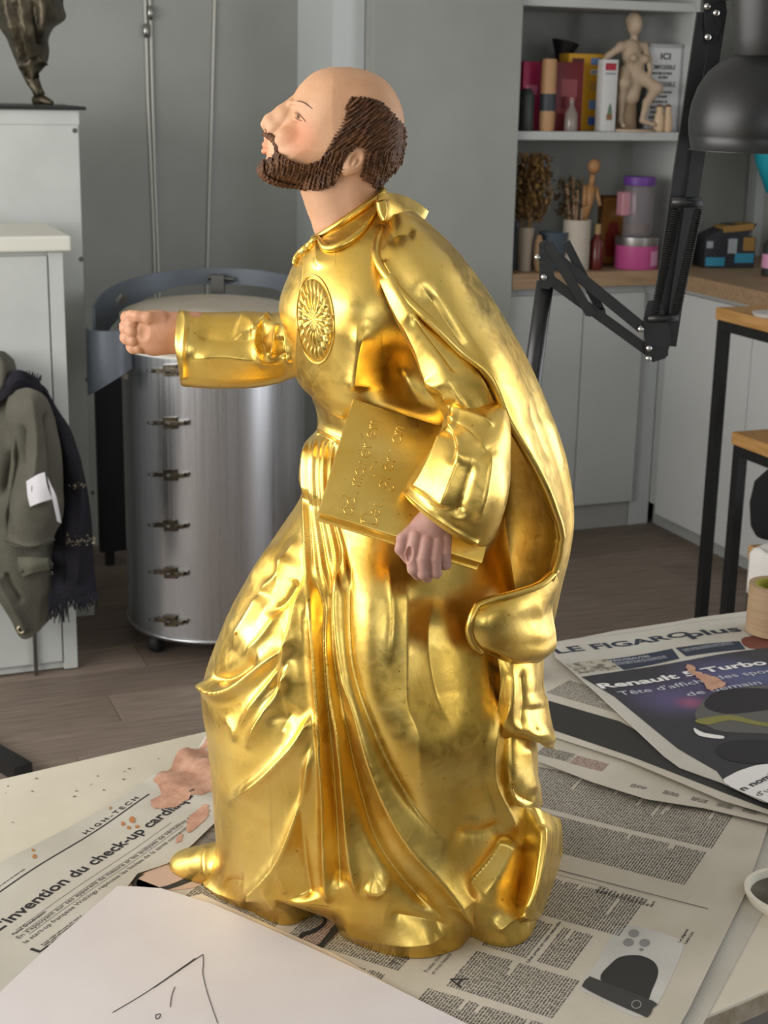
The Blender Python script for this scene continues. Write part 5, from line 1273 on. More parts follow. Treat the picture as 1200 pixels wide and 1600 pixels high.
MB().box((-.04, .30, KT+.0), (.0, .34, KT+.06)).tube([(-.05, .32, KT+.05), (.03, .32, KT+.045)], .008, 8).build('lid_hinge', M_SCREW, kiln)
# dark upright panel filling the gap between plinth and kiln
bx0 = ony(152, 700, 5.12); bb = thing('dark_panel', 'dark upright panel in the gap between plinth and kiln', 'board', (float(bx0[0]), 5.12, 0), ROOM)
zz0 = float(ony(180, 862, 5.14)[2])
MB().box((0, 0, zz0), (.15, .03, float(ony(180, 575, 5.14)[2])), bev=.003).build('panel', mat('dark_panel', '15161a', .5), bb); [MB().box((a, .005, 0), (a+.03, .025, zz0)).build('foot', mat('dark_panel', '15161a', .5), bb) for a in (.02, .10)]

# ---- wall boards joints and cords with cleats
def wall_line(name, pts, r, m, t=T1-.006):
    o = MB().tube([rm(*st(x, y, t=t)) for x, y in pts], r, 6).build(name, m); return o
M_CORD = mat('cord_white', 'c4c4bd', .6)
cords = []
for pts, yk, lab in (([(226,-20),(228,40),(231,150),(236,260),(241,380),(243,470)], 48, 'white blind cord with metal toggle, left one of the close pair'), ([(233,-20),(235,20),(238,140),(242,280),(246,380),(249,470)], 20, 'white blind cord with metal toggle, right one of the close pair')):
    c = thing('blind_cord', lab, 'cord', rm(*st(pts[0][0], 460, t=T1-.006)[:2]), group='white cords hanging on the grey wall')
    MB().tube([rm(*st(x, y, t=T1-.006)) for x, y in pts], .0045, 6).build('cord', M_CORD, c, world=True)
    x = np.interp(yk, [p[1] for p in pts], [p[0] for p in pts]); p = rm(*st(x, yk, t=T1-.012))
    MB().lathe([(.002, -.024), (.009, -.02), (.011, 0), (.009, .02), (.002, .024)], 12, Matrix.Translation(Vector(p))).build('toggle', mat('toggle_steel', '9a9a95', .3, metal=1), c, smooth=True, world=True)
c = thing('blind_cord', 'single white cord hanging nearer the pale door post', 'cord', rm(*st(330, 420, t=T1-.006)[:2]), group='white cords hanging on the grey wall')
MB().tube([rm(*st(x, y, t=T1-.006)) for x, y in [(336,-20),(334,60),(331,180),(327,300),(324,420),(323,480)]], .0042, 6).build('cord', M_CORD, c, world=True)
# black rail end at the table's far left
rl = thing('black_rail', 'black metal bar end on the floor beyond the table corner', 'rail', (0, 0, 0)); MB().bar(onz(-60, 1150, .02), onz(37, 1206, .02), .05, .035).build('bar', M_BLK, rl, world=True)
# ================================================================== right side: things on the shelf and worktop
def box_item(name, label, cat, x0, x1, yt, zb, t, depth, m, group=None, bev=.002, z_top=None, rz=0.):
    """box standing on zb whose front face spans pixels x0..x1 and reaches up to yt"""
    s0 = st(x0, yt+20, t=t)[0]; s1 = st(x1, yt+20, t=t)[0]; zt = st((x0+x1)/2, yt, t=t)[2]
    o = thing(name, label, cat, rm((s0+s1)/2, t, zb), ROOM+rz, group); W = (s1-s0)/2; H = zt-zb
    b = MB().box((-W, 0, 0), (W, depth, H), bev=bev).build('box', m, o, auto=40)
    return o, W, H
def front_quad(parent, W, H, x0, x1, z0, z1, m, name, d=-.0006):
    return MB().box((-W+2*W*x0, d, H*z0), (-W+2*W*x1, .0004, H*z1)).build(name, m, parent)
def flat_text(name, body, parent, x0, x1, z, h, m, y=-.001, bold=.01):
    me = text_mesh(body, 1., bold); n = len(me.vertices); co = np.zeros(n*3); me.vertices.foreach_get('co', co); co = co.reshape(-1, 3)
    x = co[:, 0]; V = np.stack([x0+(x-x.min())/(x.max()-x.min())*(x1-x0), np.full(n, y), z+co[:, 1]*h/.72], -1)
    me.vertices.foreach_set('co', V.astype(np.float32).ravel()); me.update(); return link(name, me, m, parent)
TS = FT+.05
def upto(x, y, t, zb): return st(x, y, t=t)[2]-zb
def bottle(name, label, cat, xc, half, yt, zb, t, prof, m, group=None, n=24):
    s = st(xc, yt+20, t=t)[0]; R = st(xc+half, yt+20, t=t)[0]-s; H = upto(xc, yt, t, zb); o = thing(name, label, cat, rm(s, t, zb), ROOM, group)
    MB().lathe([(r*R, z*H) for r, z in prof], n).build('body', m, o, auto=40); return o, R, H
zs_ = ZSH+.0005
W1 = mat('carton_white', 'c9c9c8', .6); RED = mat('carton_red', 'a5293f', .6); BLU = mat('carton_blue', '6b86b4', .6)
# upper shelf, left to right
o, R, H = bottle('spray_bottle', 'dark green-black bottle at the left end of the shelf', 'bottle', 823, 11, 138, zs_, FT+.03, [(.0, 0), (.95, 0), (1, .03), (1, .8), (.8, .92), (.45, 1), (.0, 1)], mat('bottle_dark', '2b302e', .4))
o, W, H = box_item('product_tube', 'bright magenta carton behind the dark bottle', 'carton', 818, 846, 96, zs_, FT+.085, .05, mat('carton_magenta', 'a3194f', .5)); front_quad(o, W, H, .15, .8, .52, .66, mat('carton_pink', 'c46a8a', .5), 'label')
s = st(857, 80, t=FT+.235)[0]; zb_ = zs_
o = thing('paint_can', 'black can with flared black funnel top behind the cartons', 'can', rm(s, FT+.235, zb_), ROOM); H = upto(857, 95, FT+.235, zb_); R = .03
MB().lathe([(.0, 0), (R, 0), (R, H), (.001, H)], 24).build('body', mat('can_black', '1c1a1b', .5), o, auto=40); MB().lathe([(.024, H), (.026, H+.02), (.052, H+.075), (.048, H+.075), (.022, H+.02)], 24, Matrix.Rotation(.22, 4, 'Y')).build('funnel', mat('can_black', '1c1a1b', .5), o, auto=40)
o, R, H = bottle('cosmetic_tube', 'peach tube with dark blue label between magenta and red cartons', 'tube', 858, 11, 92, zs_, FT+.03, [(.0, 0), (.9, 0), (.95, .04), (1, .15), (.95, .97), (.9, 1), (.0, 1)], mat('tube_peach', 'b0875f', .5))
MB().lathe([(R*1.01, H*.28), (R*1.015, H*.52)], 24, None).build('label', mat('label_navy', '33383f', .5), o, smooth=True)
o, W, H = box_item('carton', 'dark red carton with a pale window panel', 'carton', 869, 912, 97, zs_, FT+.065, .055, mat('carton_darkred', '6b1520', .5)); front_quad(o, W, H, .2, .78, .5, .75, mat('carton_rose', '8d4044', .5), 'panel'); front_quad(o, W, H, .1, .45, .25, .33, mat('carton_rose', '8d4044', .5), 'panel')
o, R, H = bottle('glass_vial', 'small clear glass vial before the dark red carton', 'bottle', 893, 9, 152, zs_, FT+.025, [(.0, 0), (.95, 0), (1, .05), (1, .5), (.45, .72), (.35, .75), (.35, .9), (.0, .9)], mat('glass_vial', 'b8aea4', .15, trans=.6)); MB().lathe([(.0, H*.9), (R*.5, H*.9), (R*.5, H), (.0, H)], 16).build('cap', mat('cap_rose', '8d5a58', .4), o, auto=40)
o, W, H = box_item('carton', 'yellow carton with picture squares beside the figurine', 'carton', 888, 946, 84, zs_, FT+.125, .075, mat('carton_yellow', 'cf9a1e', .5))
for z0, z1, mm in ((.86, .95, BLU), (.73, .80, W1), (.52, .64, mat('carton_tan', 'b08a45', .6)), (.28, .40, BLU), (.07, .18, mat('carton_blue_deep', '4a68b5', .6))): front_quad(o, W, H, .6, .88, z0, z1, mm, 'picture')
flat_text('print', 'SENNY', o, W*.25, W*.75, H*.75, H*.035, mat('print_dark', '3d4a55', .6), -.0012)
front_quad(o, W, H, .1, .42, .85, .94, mat('carton_maroon', '5a2c22', .6), 'panel')
o, W, H = box_item('carton', 'narrow white carton with red square and potted plant picture', 'carton', 943, 966, 93, zs_, FT+.03, .045, W1); front_quad(o, W, H, .12, .85, .85, .95, RED, 'logo'); front_quad(o, W, H, .12, .85, .79, .82, mat('carton_greyblue', '8d97a2', .6), 'print')
pl_ = front_quad(o, W, H, .35, .75, .16, .24, mat('pot_brown', '8a5f3b', .6), 'plant_pot_print'); MB().prism([(-W*.2, H*.24), (W*.45, H*.24), (W*.35, H*.33), (W*.15, H*.40), (-W*.05, H*.34)], .0, .0012, Matrix.Rotation(math.pi/2, 4, 'X')).build('plant_print', mat('plant_green', '5d7a62', .6), o)
# nude plaster figurine
FGT = FT+.07
fg = thing('figurine', 'pale plaster figurine of a standing nude leaning on a support', 'figurine', rm(st(985, 150, t=FGT)[0], FGT, zs_), ROOM)
M_PL = mat('plaster_skin', 'b29f89', .6, c2='a8937c', scale=20)
def fgp(x, y, d): s, t, z = st(x, y, t=FGT); s0 = st(985, 150, t=FGT)[0]; return (s-s0, d, max(z-zs_, .006))
def fig_body():
    chains = [([(992,97,0), (990,128,.0), (985,150,.005)], [0.0360, 0.0324, 0.0360]), ([(991,45,0), (991,62,0)], [0.0122, 0.0130]), ([(971,73,.0), (1006,72,.0)], [0.0187, 0.0158]),
              ([(985,75,0), (988,95,0)], [0.0324, 0.0346]), ([(969,74,0), (956,86,.02), (948,97,.03)], [0.0158, 0.0115, 0.0101]), ([(1007,74,0), (1009,92,-.02), (1006,112,-.045)], [0.0144, 0.0108, 0.0086]),
              ([(977,112,.0), (970,130,-.025), (969,150,-.01), (968,188,-.005)], [0.0245, 0.0216, 0.0158, 0.0101]), ([(968,190,-.005), (966,196,-.04)], [0.0094, 0.0072]),
              ([(992,113,.0), (1013,138,-.06), (1004,160,-.03), (999,186,-.02)], [0.0259, 0.0202, 0.0144, 0.0094]), ([(999,189,-.02), (1010,194,-.055)], [0.0094, 0.0072]),
              ([(982,90,-.03), (982,91,-.035)], [0.0144, 0.0144]), ([(1000,92,-.03), (1000,93,-.035)], [0.0151, 0.0151])]
    P0 = np.array([fgp(940, 20, 0)[0], -.12, -.01]); P1 = np.array([fgp(1030, 20, 0)[0], .11, fgp(990, 15, 0)[2]]); h = .0042
    ax = [np.arange(P0[i], P1[i], h) for i in range(3)]; G = np.stack(np.meshgrid(*ax, indexing='ij'), -1); f = None
    for pts, rs in chains:
        g = sd_chain(G, [fgp(*p) for p in pts], rs, .01); f = g if f is None else smin(f, g, .009)
    hc = fgp(991, 38, -.004); f = smin(f, sd_ell(G, hc, (.027, .031, .040)), .008)
    f = smax(f, -G[..., 2]+.004, .004)
    V, Q = surfnets(f, P0, h); o = npmesh('body', V, Q, M_PL, fg, off=np.zeros(3)); return hc
hc = fig_body()
MB().ball((hc[0], hc[1]+.008, hc[2]+.012), .030, 10, (1, 1, 1.05)).build('hair', mat('plaster_hair', '9a8a74', .7, bump=.4, bscale=150), fg, smooth=True)
MB().lathe([(.0, 0), (.085, 0), (.085, .008), (.0, .010)], 24, Matrix.Translation((fgp(985,190,0)[0], -.015, 0))@Matrix.Diagonal((1, .75, 1, 1))).build('base', M_PL, fg, auto=40)
q = fgp(984, 150, .03); MB().lathe([(.0, .008), (.05, .008), (.045, .10), (.05, q[2]), (.0, q[2])], 16, Matrix.Translation((q[0], .035, 0))).build('tree_stump', mat('plaster_dark', '8f7a62', .7), fg, auto=40)  # stump in a darker, browner plaster tone than the body
# framed motto
FRT = FT+.06
s0 = st(1010, 150, t=FRT)[0]; s1 = st(1066, 150, t=FRT)[0]; H = upto(1043, 69, FRT, zs_); W = (s1-s0)/2
fr_ = thing('framed_motto', 'white framed motto sign leaning on the shelf end', 'picture frame', rm((s0+s1)/2, FRT, zs_), ROOM)
A_ = mat('frame_alu', 'a9abad', .35, metal=.7)
MB().box((-W, 0, 0), (-W+.012, .018, H)).box((W-.012, 0, 0), (W, .018, H)).box((-W, 0, 0), (W, .018, .012)).box((-W, 0, H-.012), (W, .018, H)).build('frame', A_, fr_)
MB().box((-W+.012, .006, .012), (W-.012, .012, H-.012)).build('sheet', mat('motto_paper', 'c6c8cb', .25, coat=.5), fr_)
TX = mat('motto_ink', '3a3b40', .6)
flat_text('print', 'ICI', fr_, -W*.30, W*.25, H*.83, H*.07, TX, .005, .03); flat_text('print', "L'IMPOSSIBLE", fr_, -W*.78, W*.55, H*.715, H*.05, TX, .005, .02)
flat_text('print', 'EST POSSIBLE', fr_, -W*.78, W*.60, H*.52, H*.055, TX, .005, .02)
for z, a, b in ((.655, -.7, .4), (.61, -.35, .1), (.44, -.6, .35), (.39, -.5, .2), (.33, -.6, .2), (.265, -.7, .0), (.21, -.7, .0), (.15, -.75, -.2)):
    mb = MB(); x = a
    rq = random.Random(int(z*1000))
    while x < b: w = rq.uniform(.05, .14); mb.box((W*x, .0052, H*z), (W*(x+w), .0058, H*(z+.028))); x += w+.04
    mb.build('print_line', TX, fr_)
for k, (x, lab) in enumerate(((1030, 'tiny cream penguin-shaped figurine, left of the pair before the motto'), (1043, 'tiny cream penguin-shaped figurine, right of the pair before the motto'))):
    o, R, H = bottle('small_figurine', lab, 'figurine', x, 7.5, 163, zs_, FT+.03, [(.0, 0), (.8, 0), (.95, .1), (1, .35), (.8, .62), (.55, .72), (.62, .8), (.6, .9), (.35, .98), (.0, 1)], mat('figurine_cream', 'c2a98a', .5), 'pair of tiny figurines')
    MB().ball((0, 0, H*.93), R*.62, 8, (1, 1, .6)).build('cap', mat('figurine_brown', '6b4a3a', .5), o, smooth=True); MB().ball((R*.75, .0, H*.42), R*.35, 6, (.6, .8, 2)).build('wing', mat('figurine_tan', 'a0764e', .5), o, smooth=True)

# worktop, left to right
zc_ = CT+.0005
o, R, H = bottle('vase', 'beige vase of dried flowers at the left end of the worktop', 'vase', 821, 12, 355, zc_, FT+.06, [(.0, 0), (.75, 0), (.8, .05), (1, 1), (.93, 1), (.74, .08), (.0, .06)], mat('vase_beige', '9d9080', .7))
fl_ = MB(); r = random.Random(4); M_DRY = mat('dried_flowers', '94723f', .8, c2='5f4526', scale=60, lo=.3, hi=.7)
def blades(mb, base, n, spread, h0, h1, r, size):
    for k in range(n):
        a = r.uniform(0, 6.28); e = r.uniform(0, 1)**.7; top = np.array([base[0]+spread*e*math.cos(a), base[1]+spread*.7*e*math.sin(a), base[2]+r.uniform(h0, h1)])
        for q in range(3):
            d = np.array([r.gauss(0, 1), r.gauss(0, 1), r.gauss(.3, 1)]); d /= np.linalg.norm(d); u = np.cross(d, [0, 0, 1.]); u /= np.linalg.norm(u)+1e-9
            p = top+d*size*.6*r.random(); mb._add([p-u*size*.35, p+d*size, p+u*size*.35, p-d*size*.5], [(0, 1, 2, 3)])
stems = MB()
for k in range(12):
    a = r.uniform(0, 6.28); stems.tube([(0, 0, H*.3), (.03*math.cos(a), .02*math.sin(a), H+.05), (.055*math.cos(a), .03*math.sin(a), H+.12)], .0018, 4)
stems.build('stems', mat('stem_tan', '8a7148', .8), o); blades(fl_, (.01, 0, H), 520, .075, .03, .25, r, .019); fl_.build('dried_flowers', M_DRY, o)['kind'] = 'stuff'
pt = MB(); blades(pt, (.075, -.01, H+.10), 5, .03, .0, .05, r, .03); pt.build('pale_petals', mat('petal_pale', 'a8906c', .8), o)
o, R, H = bottle('blue_bottle', 'blue-grey bottle tucked behind the beige vase', 'bottle', 807, 6, 345, zc_, FT+.12, [(.0, 0), (1, 0), (1, .8), (.5, .95), (.5, 1), (.0, 1)], mat('bluegrey_glass', '66707c', .3))
o, R, H = bottle('bowl', 'small slate blue bowl on the worktop behind the lamp joint', 'bowl', 864, 20, 362, zc_, FT+.06, [(.0, 0), (.4, 0), (.45, .08), (.85, .5), (1, 1), (.94, 1), (.78, .52), (.38, .14), (.0, .12)], mat('bowl_slate', '3f4d58', .5))
o, R, H = bottle('wooden_ball', 'round wooden knob standing beside the slate blue bowl', 'knob', 842, 7, 366, zc_, FT+.02, [(.0, 0), (.5, .02), (.9, .25), (1, .5), (.85, .8), (.4, .98), (.0, 1)], mat('ball_wood', '8d6f4e', .6))
o, R, H = bottle('brush_vase', 'white cylindrical vase full of brushes and a wooden mannequin', 'vase', 901, 19, 343, zc_, FT+.05, [(.0, 0), (.97, 0), (1, .03), (1, 1), (.92, 1), (.92, .1), (.0, .08)], mat('vase_white', 'b5ab9e', .6))
r = random.Random(9); stk = MB(); M_STK = mat('brush_wood', '97785a', .6)
for x, h, tx in ((-.025, .17, -.045), (.0, .2, -.02), (.015, .16, .03), (.03, .19, .06), (-.01, .14, .0)):
    MB().tube([(x*.5, 0, .02), (tx, .01, H+h*.75)], .006, 8).build('brush', M_STK, o)
wd = mat('mannequin_wood', 'a0764c', .55)
MB().tube([(.035, .01, H), (.045, .01, H+.07), (.055, .01, H+.12)], [.012, .022, .018], 12).tube([(.055, .01, H+.12), (.06, .01, H+.16)], [.012, .011], 10).ball((.063, .01, H+.19), .024, 8, (1, 1, 1.15)).tube([(.03, .01, H+.12), (.02, -.01, H+.05)], [.009, .007], 8).tube([(.075, .01, H+.115), (.085, -.01, H+.05)], [.009, .007], 8).build('mannequin', wd, o, smooth=True)
gr_ = MB(); blades(gr_, (-.035, .02, H-.01), 120, .055, .02, .15, r, .018); gr_.build('dried_leaves', mat('dry_leaf_olive', '5d4e36', .85), o)['kind'] = 'stuff'
tw = MB()
for k in range(7): a = r.uniform(-.4, 1.2); tw.tube([(.01, 0, H*.8), (.04*a, .02, H+.08), (.08*a+.01, .02, H+.10+r.random()*.06)], .002, 4)
tw.build('twigs', mat('twig', '4a3a2a', .8), o)
# icon picture
ICT = FT+.16; s0 = st(937, 350, t=ICT)[0]; s1 = st(978, 350, t=ICT)[0]; W = (s1-s0)/2; H = upto(957, 305, ICT, zc_)
ic = thing('icon_picture', 'orange icon panel with a red robed figure on the worktop', 'picture', rm((s0+s1)/2, ICT, zc_), ROOM)
MB().box((-W, 0, 0), (W, .02, H), bev=.002).build('panel', mat('icon_orange', '8d5a24', .5, c2='9a6a2c', scale=30), ic); MB().box((-W, -.004, 0), (-W+.008, .0, H)).box((W-.008, -.004, 0), (W, 0, H)).box((-W, -.004, H-.008), (W, 0, H)).box((-W, -.004, 0), (W, 0, .008)).build('frame', mat('icon_frame', '5e3a1c', .5), ic)
MX = Matrix.Rotation(math.pi/2, 4, 'X'); MB().prism([(-W*.45, H*.12), (W*.5, H*.12), (W*.55, H*.45), (W*.3, H*.62), (-W*.2, H*.62), (-W*.55, H*.42)], 0, .0015, MX).build('painted_robe', mat('icon_red', '8a2a20', .5), ic); MB().lathe([(.0, .0022), (W*.28, .002)], 16, Matrix.Translation((W*.05, 0, H*.74))@MX).build('painted_head', mat('icon_face', '9a6f46', .5), ic)
o, R, H = bottle('red_bottle', 'dark red glass bottle with tan cap before the icon', 'bottle', 933, 9, 350, zc_, FT+.04, [(.0, 0), (.95, 0), (1, .05), (1, .62), (.5, .74), (.45, .78), (.0, .78)], mat('red_glass', '5c1a16', .25)); MB().lathe([(.0, H*.78), (R*.55, H*.78), (R*.5, H), (.0, H)], 16).build('cap', mat('cap_tan', 'a08559', .5), o, auto=40)
o, R, H = bottle('pink_tin', 'round pink tin with a metal lid on the worktop', 'tin', 994, 29, 369, zc_, FT+.05, [(.0, 0), (.97, 0), (1, .04), (1, .74), (.0, .74)], mat('tin_pink', 'b04a80', .4))
MB().lathe([(R*1.01, H*.74), (R*1.02, H*.8), (R*1.02, H), (.0, H)], 32).build('lid', mat('tin_steel', 'aaa7a4', .3, metal=.9), o, auto=40); MB().lathe([(R*1.006, H*.12), (R*1.006, H*.58)], 12, None, a0=-1.35, a1=-.55).build('label', mat('tin_label', 'c98fae', .5), o)
ztin = CT+.0005+H+.0005; jt = FT+.05
o, R, H = bottle('storage_jar', 'tall clear jar with purple lid standing on the pink tin', 'jar', 999, 20, 276, ztin, jt, [(.0, .0), (.95, 0), (1, .03), (1, .8), (.9, .86), (.86, .86), (.95, .79), (.95, .05), (.0, .04)], mat('clear_plastic', 'd6d0d4', .12, trans=.85, ior=1.2))
MB().lathe([(.0, H*.86), (R*1.06, H*.86), (R*1.08, H*.9), (R*1.06, H), (.0, H)], 28).build('lid', mat('lid_purple', '63388a', .45), o, auto=40); MB().lathe([(.0, H*.05), (R*.9, H*.05), (R*.9, H*.2), (.0, H*.22)], 20).build('contents', mat('jar_contents', '7d6a35', .8, c2='574a2a', scale=120), o)
o2 = MB().box((-R*1.5, -R*.4, H*.35), (-R*.35, R*.4, H*.75), bev=.006).build('pink_packet', mat('packet_pink', 'b5808a', .5), o)
# black, gold and blue carton on the right-hand worktop
o = thing('power_tool_carton', 'black carton with gold flaps and blue patches on the right worktop', 'carton', rm(*st(1140, 404, t=4.95)[:2], CT+.0005), ROOM+math.radians(-12))
BKC = mat('carton_black', '23252b', .5); GLD = mat('carton_gold', '8a6a33', .5)
MB().box((-.10, 0, 0), (.10, .12, .115), bev=.002).build('box', BKC, o); MB().prism([(-.10, .115), (.06, .115), (.10, .165), (.0, .16)], .0, .11, MX@Matrix.Translation((0, 0, -.11))).build('flap', BKC, o)
MB().box((-.02, -.006, .135), (.10, .09, .158), Matrix.Rotation(-.1, 4, 'Y')).build('flap_gold', GLD, o); MB().box((-.095, -.0012, .008), (-.02, 0, .04)).box((.02, -.0012, .02), (.095, 0, .055)).build('print_blue', mat('print_cyan', '2b7f9c', .5), o); MB().box((-.01, -.0014, .055), (.025, 0, .11)).box((-.095, -.0014, .075), (-.07, 0, .10)).build('print_pale', mat('print_palegrey', '8f959a', .5), o); MB().box((.05, -.0014, .065), (.095, 0, .115)).build('print_gold', GLD, o)
o = thing('bottle_rack', 'dark bottle at the right end of the worktop', 'bottle', rm(*st(1206, 420, t=4.7)[:2], CT+.0005), ROOM); MB().lathe([(.0, 0), (.035, 0), (.038, .01), (.038, .11), (.02, .135), (.02, .16), (.0, .16)], 20).build('body', mat('bottle_dark', '2b302e', .4), o, auto=40); MB().lathe([(.0385, .03), (.0385, .08)], 20).build('label', mat('tin_label', 'c98fae', .5), o, smooth=True)
sv = st(1192, 296, s=3.64); o = thing('turquoise_bag', 'turquoise cloth bag hanging on the right wall', 'bag', rm(3.64, sv[1]-.05, sv[2]-.01), ROOM)
zt = .0
MB().tube([(0, .0, .0), (-.01, -.0, .12), (-.012, -.0, .35), (-.01, 0, .6)], [.015, .06, .10, .10], 14).build('cloth', mat('turquoise', '1d9db0', .6), o, smooth=True)

# ---- nest of stools with oak tops and black steel frames
M_OAK = mat('stool_oak', 'b58a55', .5, c2='a0763f', scale=7, stretch=(10, 1, 10), bump=.05)
def stool(label, x, y, Y, w, d, yb=None):
    p = ony(np.float64(x), np.float64(y), Y); z = float(p[2]); o = thing('stool', label, 'stool', (p[0], p[1], 0), ROOM, 'nest of oak and black steel stools')
    MB().box((-.006, -d-.006, z), (w+.006, .006, z+.036), bev=.004).build('seat', M_OAK, o); q = .03
    for a in (0, w-q):
        for b in (-q, -d): MB().box((a, b, 0), (a+q, b+q, z-.0005)).build('leg', M_BLK, o)
    for a, b, c, e in ((q, -q, w-q, 0), (q, -d, w-q, -d+q), (0, -d+q, q, -q), (w-q, -d+q, w, -q)): MB().box((a, b, z-q), (c, e, z-.0005)).build('rail', M_BLK, o)
    return o, z, p
o1, z1_, p1 = stool('tallest stool with light oak top, rising highest of the nest', 1121, 499, 4.55, .42, 1.2)
o2, z2_, p2 = stool('middle-height stool of the nest with brownish oak top', 1146, 694, 4.25, .36, .78)
o3, z3_, p3 = stool('lowest stool of the nest with a white cloth over its corner', 1172, 872, 3.98, .32, .4)
# on them
c = rm(0, 0); q = ony(1203, 466, 4.38); o = thing('paint_cup', 'white cup with a red band on the tallest stool', 'cup', (q[0]+.03, q[1]+.0, z1_+.0365)); MB().lathe([(.0, 0), (.03, 0), (.036, .10), (.033, .10), (.028, .006), (.0, .006)], 20).build('cup', mat('cup_white', 'cfcbc8', .4), o, auto=40); MB().lathe([(.0325, .03), (.0345, .075)], 20).build('band', mat('band_red', 'b5423c', .5), o, smooth=True)
MB().lathe([(.0, 0), (.05, 0), (.058, .01), (.054, .01), (.0, .004)], 20, Matrix.Translation((-.02, 0, -.0002))).build('saucer', mat('cup_white', 'cfcbc8', .4), o, auto=40)
q = ony(1206, 783, 4.02); o = thing('felt_hat', 'rounded black felt hat between the middle and lowest stools', 'hat', (q[0]+.02, q[1], z3_+.052)); hz = q[2]-z3_-.052
MB().lathe([(.0, 0), (.055, .0), (.07, hz*.25), (.078, hz*.9), (.07, hz*1.5), (.04, hz*1.85), (.0, hz*1.95)], 28).build('crown', mat('felt_black', '0e0e10', .95), o, smooth=True)
M = Matrix.Translation
q = ony(1172, 850, 3.98); o = thing('white_cloth', 'crumpled white cloth draped over the lowest stool', 'cloth', (q[0], q[1], z3_+.0365), ROOM)
nu = nv = 40; V = []
for i in range(nv):
    for j in range(nu):
        a = -.035+.20*j/(nu-1); b = -.30+.27*i/(nv-1); r_ = .003*math.sin(a*80+b*30)+.003*math.sin(b*95-a*40); z = .007+r_
        if a < -.012: z = .004-(-.012-a)*5.5; a = -.014+.003*math.sin(b*60)-.004
        V.append((a, b, z))
npmesh('cloth', np.array(V), grid_quads(nv, nu), mat('cloth_white', 'd6d3cd', .85), o, off=np.zeros(3)).modifiers.new('thickness', 'SOLIDIFY').thickness = .002

# ---- tape roll and bowl on the table
q = onz(1207, 990); tr = thing('tape_roll', 'brown roll of adhesive tape standing on the newspaper edge', 'tape roll', (q[0], q[1], TZ+.024)); RT = .031; HT = .048
q = onz(1208, 985, TZ+.024); RT = float(np.linalg.norm(onz(1208, 940, TZ+.07)-onz(1166, 940, TZ+.07))); HT = float(ony(1166, 912, q[1])[2]-ony(1166, 985, q[1])[2]); tr.location = (q[0], q[1], TZ+.0235)
MB().lathe([(RT*.80, 0), (RT, 0), (RT, HT), (RT*.80, HT), (RT*.80, 0)], 48).build('tape', mat('tape_brown', '9d8467', .55, c2='8e7558', scale=6, stretch=(1, 1, 30)), tr, auto=40); MB().lathe([(RT*.70, .001), (RT*.795, .001), (RT*.795, HT-.001), (RT*.70, HT-.001), (RT*.70, .001)], 48).build('core', mat('core_yellow', '8f8a2e', .6), tr, auto=40)
q = onz(1238, 1408); bw_ = thing('plastic_bowl', 'white rimmed plastic bowl with dark contents beside the newspaper', 'bowl', (q[0], q[1], TZ)); RB = float(np.linalg.norm(onz(1238, 1408)-onz(1166, 1412)))
MB().lathe([(.0, .0), (RB*.9, .0), (RB, .010), (RB, .014), (RB*.9, .014), (RB*.86, .004), (.0, .004)], 40).build('bowl', mat('bowl_white', 'cfcabb', .45), bw_, auto=40); MB().lathe([(.0, .006), (RB*.86, .0055)], 40).build('contents', mat('bowl_dark', '2b241b', .4, c2='6b6558', scale=12), bw_, smooth=True)

ta = st(1150, 320, s=3.74)[1]; tb = st(1181, 320, s=3.74)[1]
roomobj(MB().box((3.735, min(ta, tb), CT), (S1-.001, min(T1-.01, max(ta, tb)), CZ)), 'trim_2', M_TRIM)
# ================================================================== desk lamp
LY = 2.30
M_LMP = mat('lamp_black', '141415', .38, c2='191a1b', scale=30); M_NUT = mat('lamp_nut', 'b9b9b6', .25, metal=1)
lp0 = onz(838, 1004)  # clamp near the table's back edge
lamp = thing('desk_lamp', 'black spring-arm desk lamp with round metal shade clamped behind the statue', 'lamp', (float(ony(842, 800, LY)[0]), LY, TZ))
def L3(x, y, d=0.): return ony(np.float64(x), np.float64(y), LY+d)
base = L3(832, 590)
zt_ = L3(845, 440)
MB().tube([np.array([lp0[0]*0+base[0]-.004, LY, TZ+.05]), np.array([base[0], LY, base[2]]), L3(852, 440)], [.013, .014, .013], 14).build('post', M_LMP, lamp, smooth=True, world=True)
cx = float(base[0])-.004
MB().box((cx-.03, LY-.035, TZ), (cx+.03, LY+.035, TZ+.014), bev=.003).box((cx-.018, LY-.018, TZ+.014), (cx+.018, LY+.018, TZ+.06), bev=.003).build('clamp', M_LMP, lamp, world=True)
# lower joint bracket
def plate(pts, d0, d1, name, m=M_LMP):
    a = [L3(x, y, d0) for x, y in pts]; b = [L3(x, y, d1) for x, y in pts]; n = len(pts); mb = MB()
    mb._add(a+b, [tuple(range(n)), tuple(range(n, 2*n))[::-1]]+[(i, (i+1) % n, n+(i+1) % n, n+i) for i in range(n)]); return mb.build(name, m, lamp, world=True)
plate([(842,380),(856,372),(868,440),(858,452),(843,450)], -.016, -.012, 'bracket'); plate([(842,380),(856,372),(868,440),(858,452),(843,450)], .012, .016, 'bracket')
def barpx(a, b, d, w, h, name='arm_bar'): return MB().bar(L3(*a, d), L3(*b, d), h*.85, w, up=(0, -1, 0)).build(name, M_LMP, lamp, world=True)
for d in (-.010, .010): barpx((856,392), (1003,512), d, .006, .020)
for d in (-.008, .008): barpx((858,436), (1018,552), d, .006, .018)
barpx((856,380), (922,490), -.016, .007, .017); barpx((884,378), (940,488), .014, .007, .015); barpx((918,490), (945,486), -.004, .020, .008)
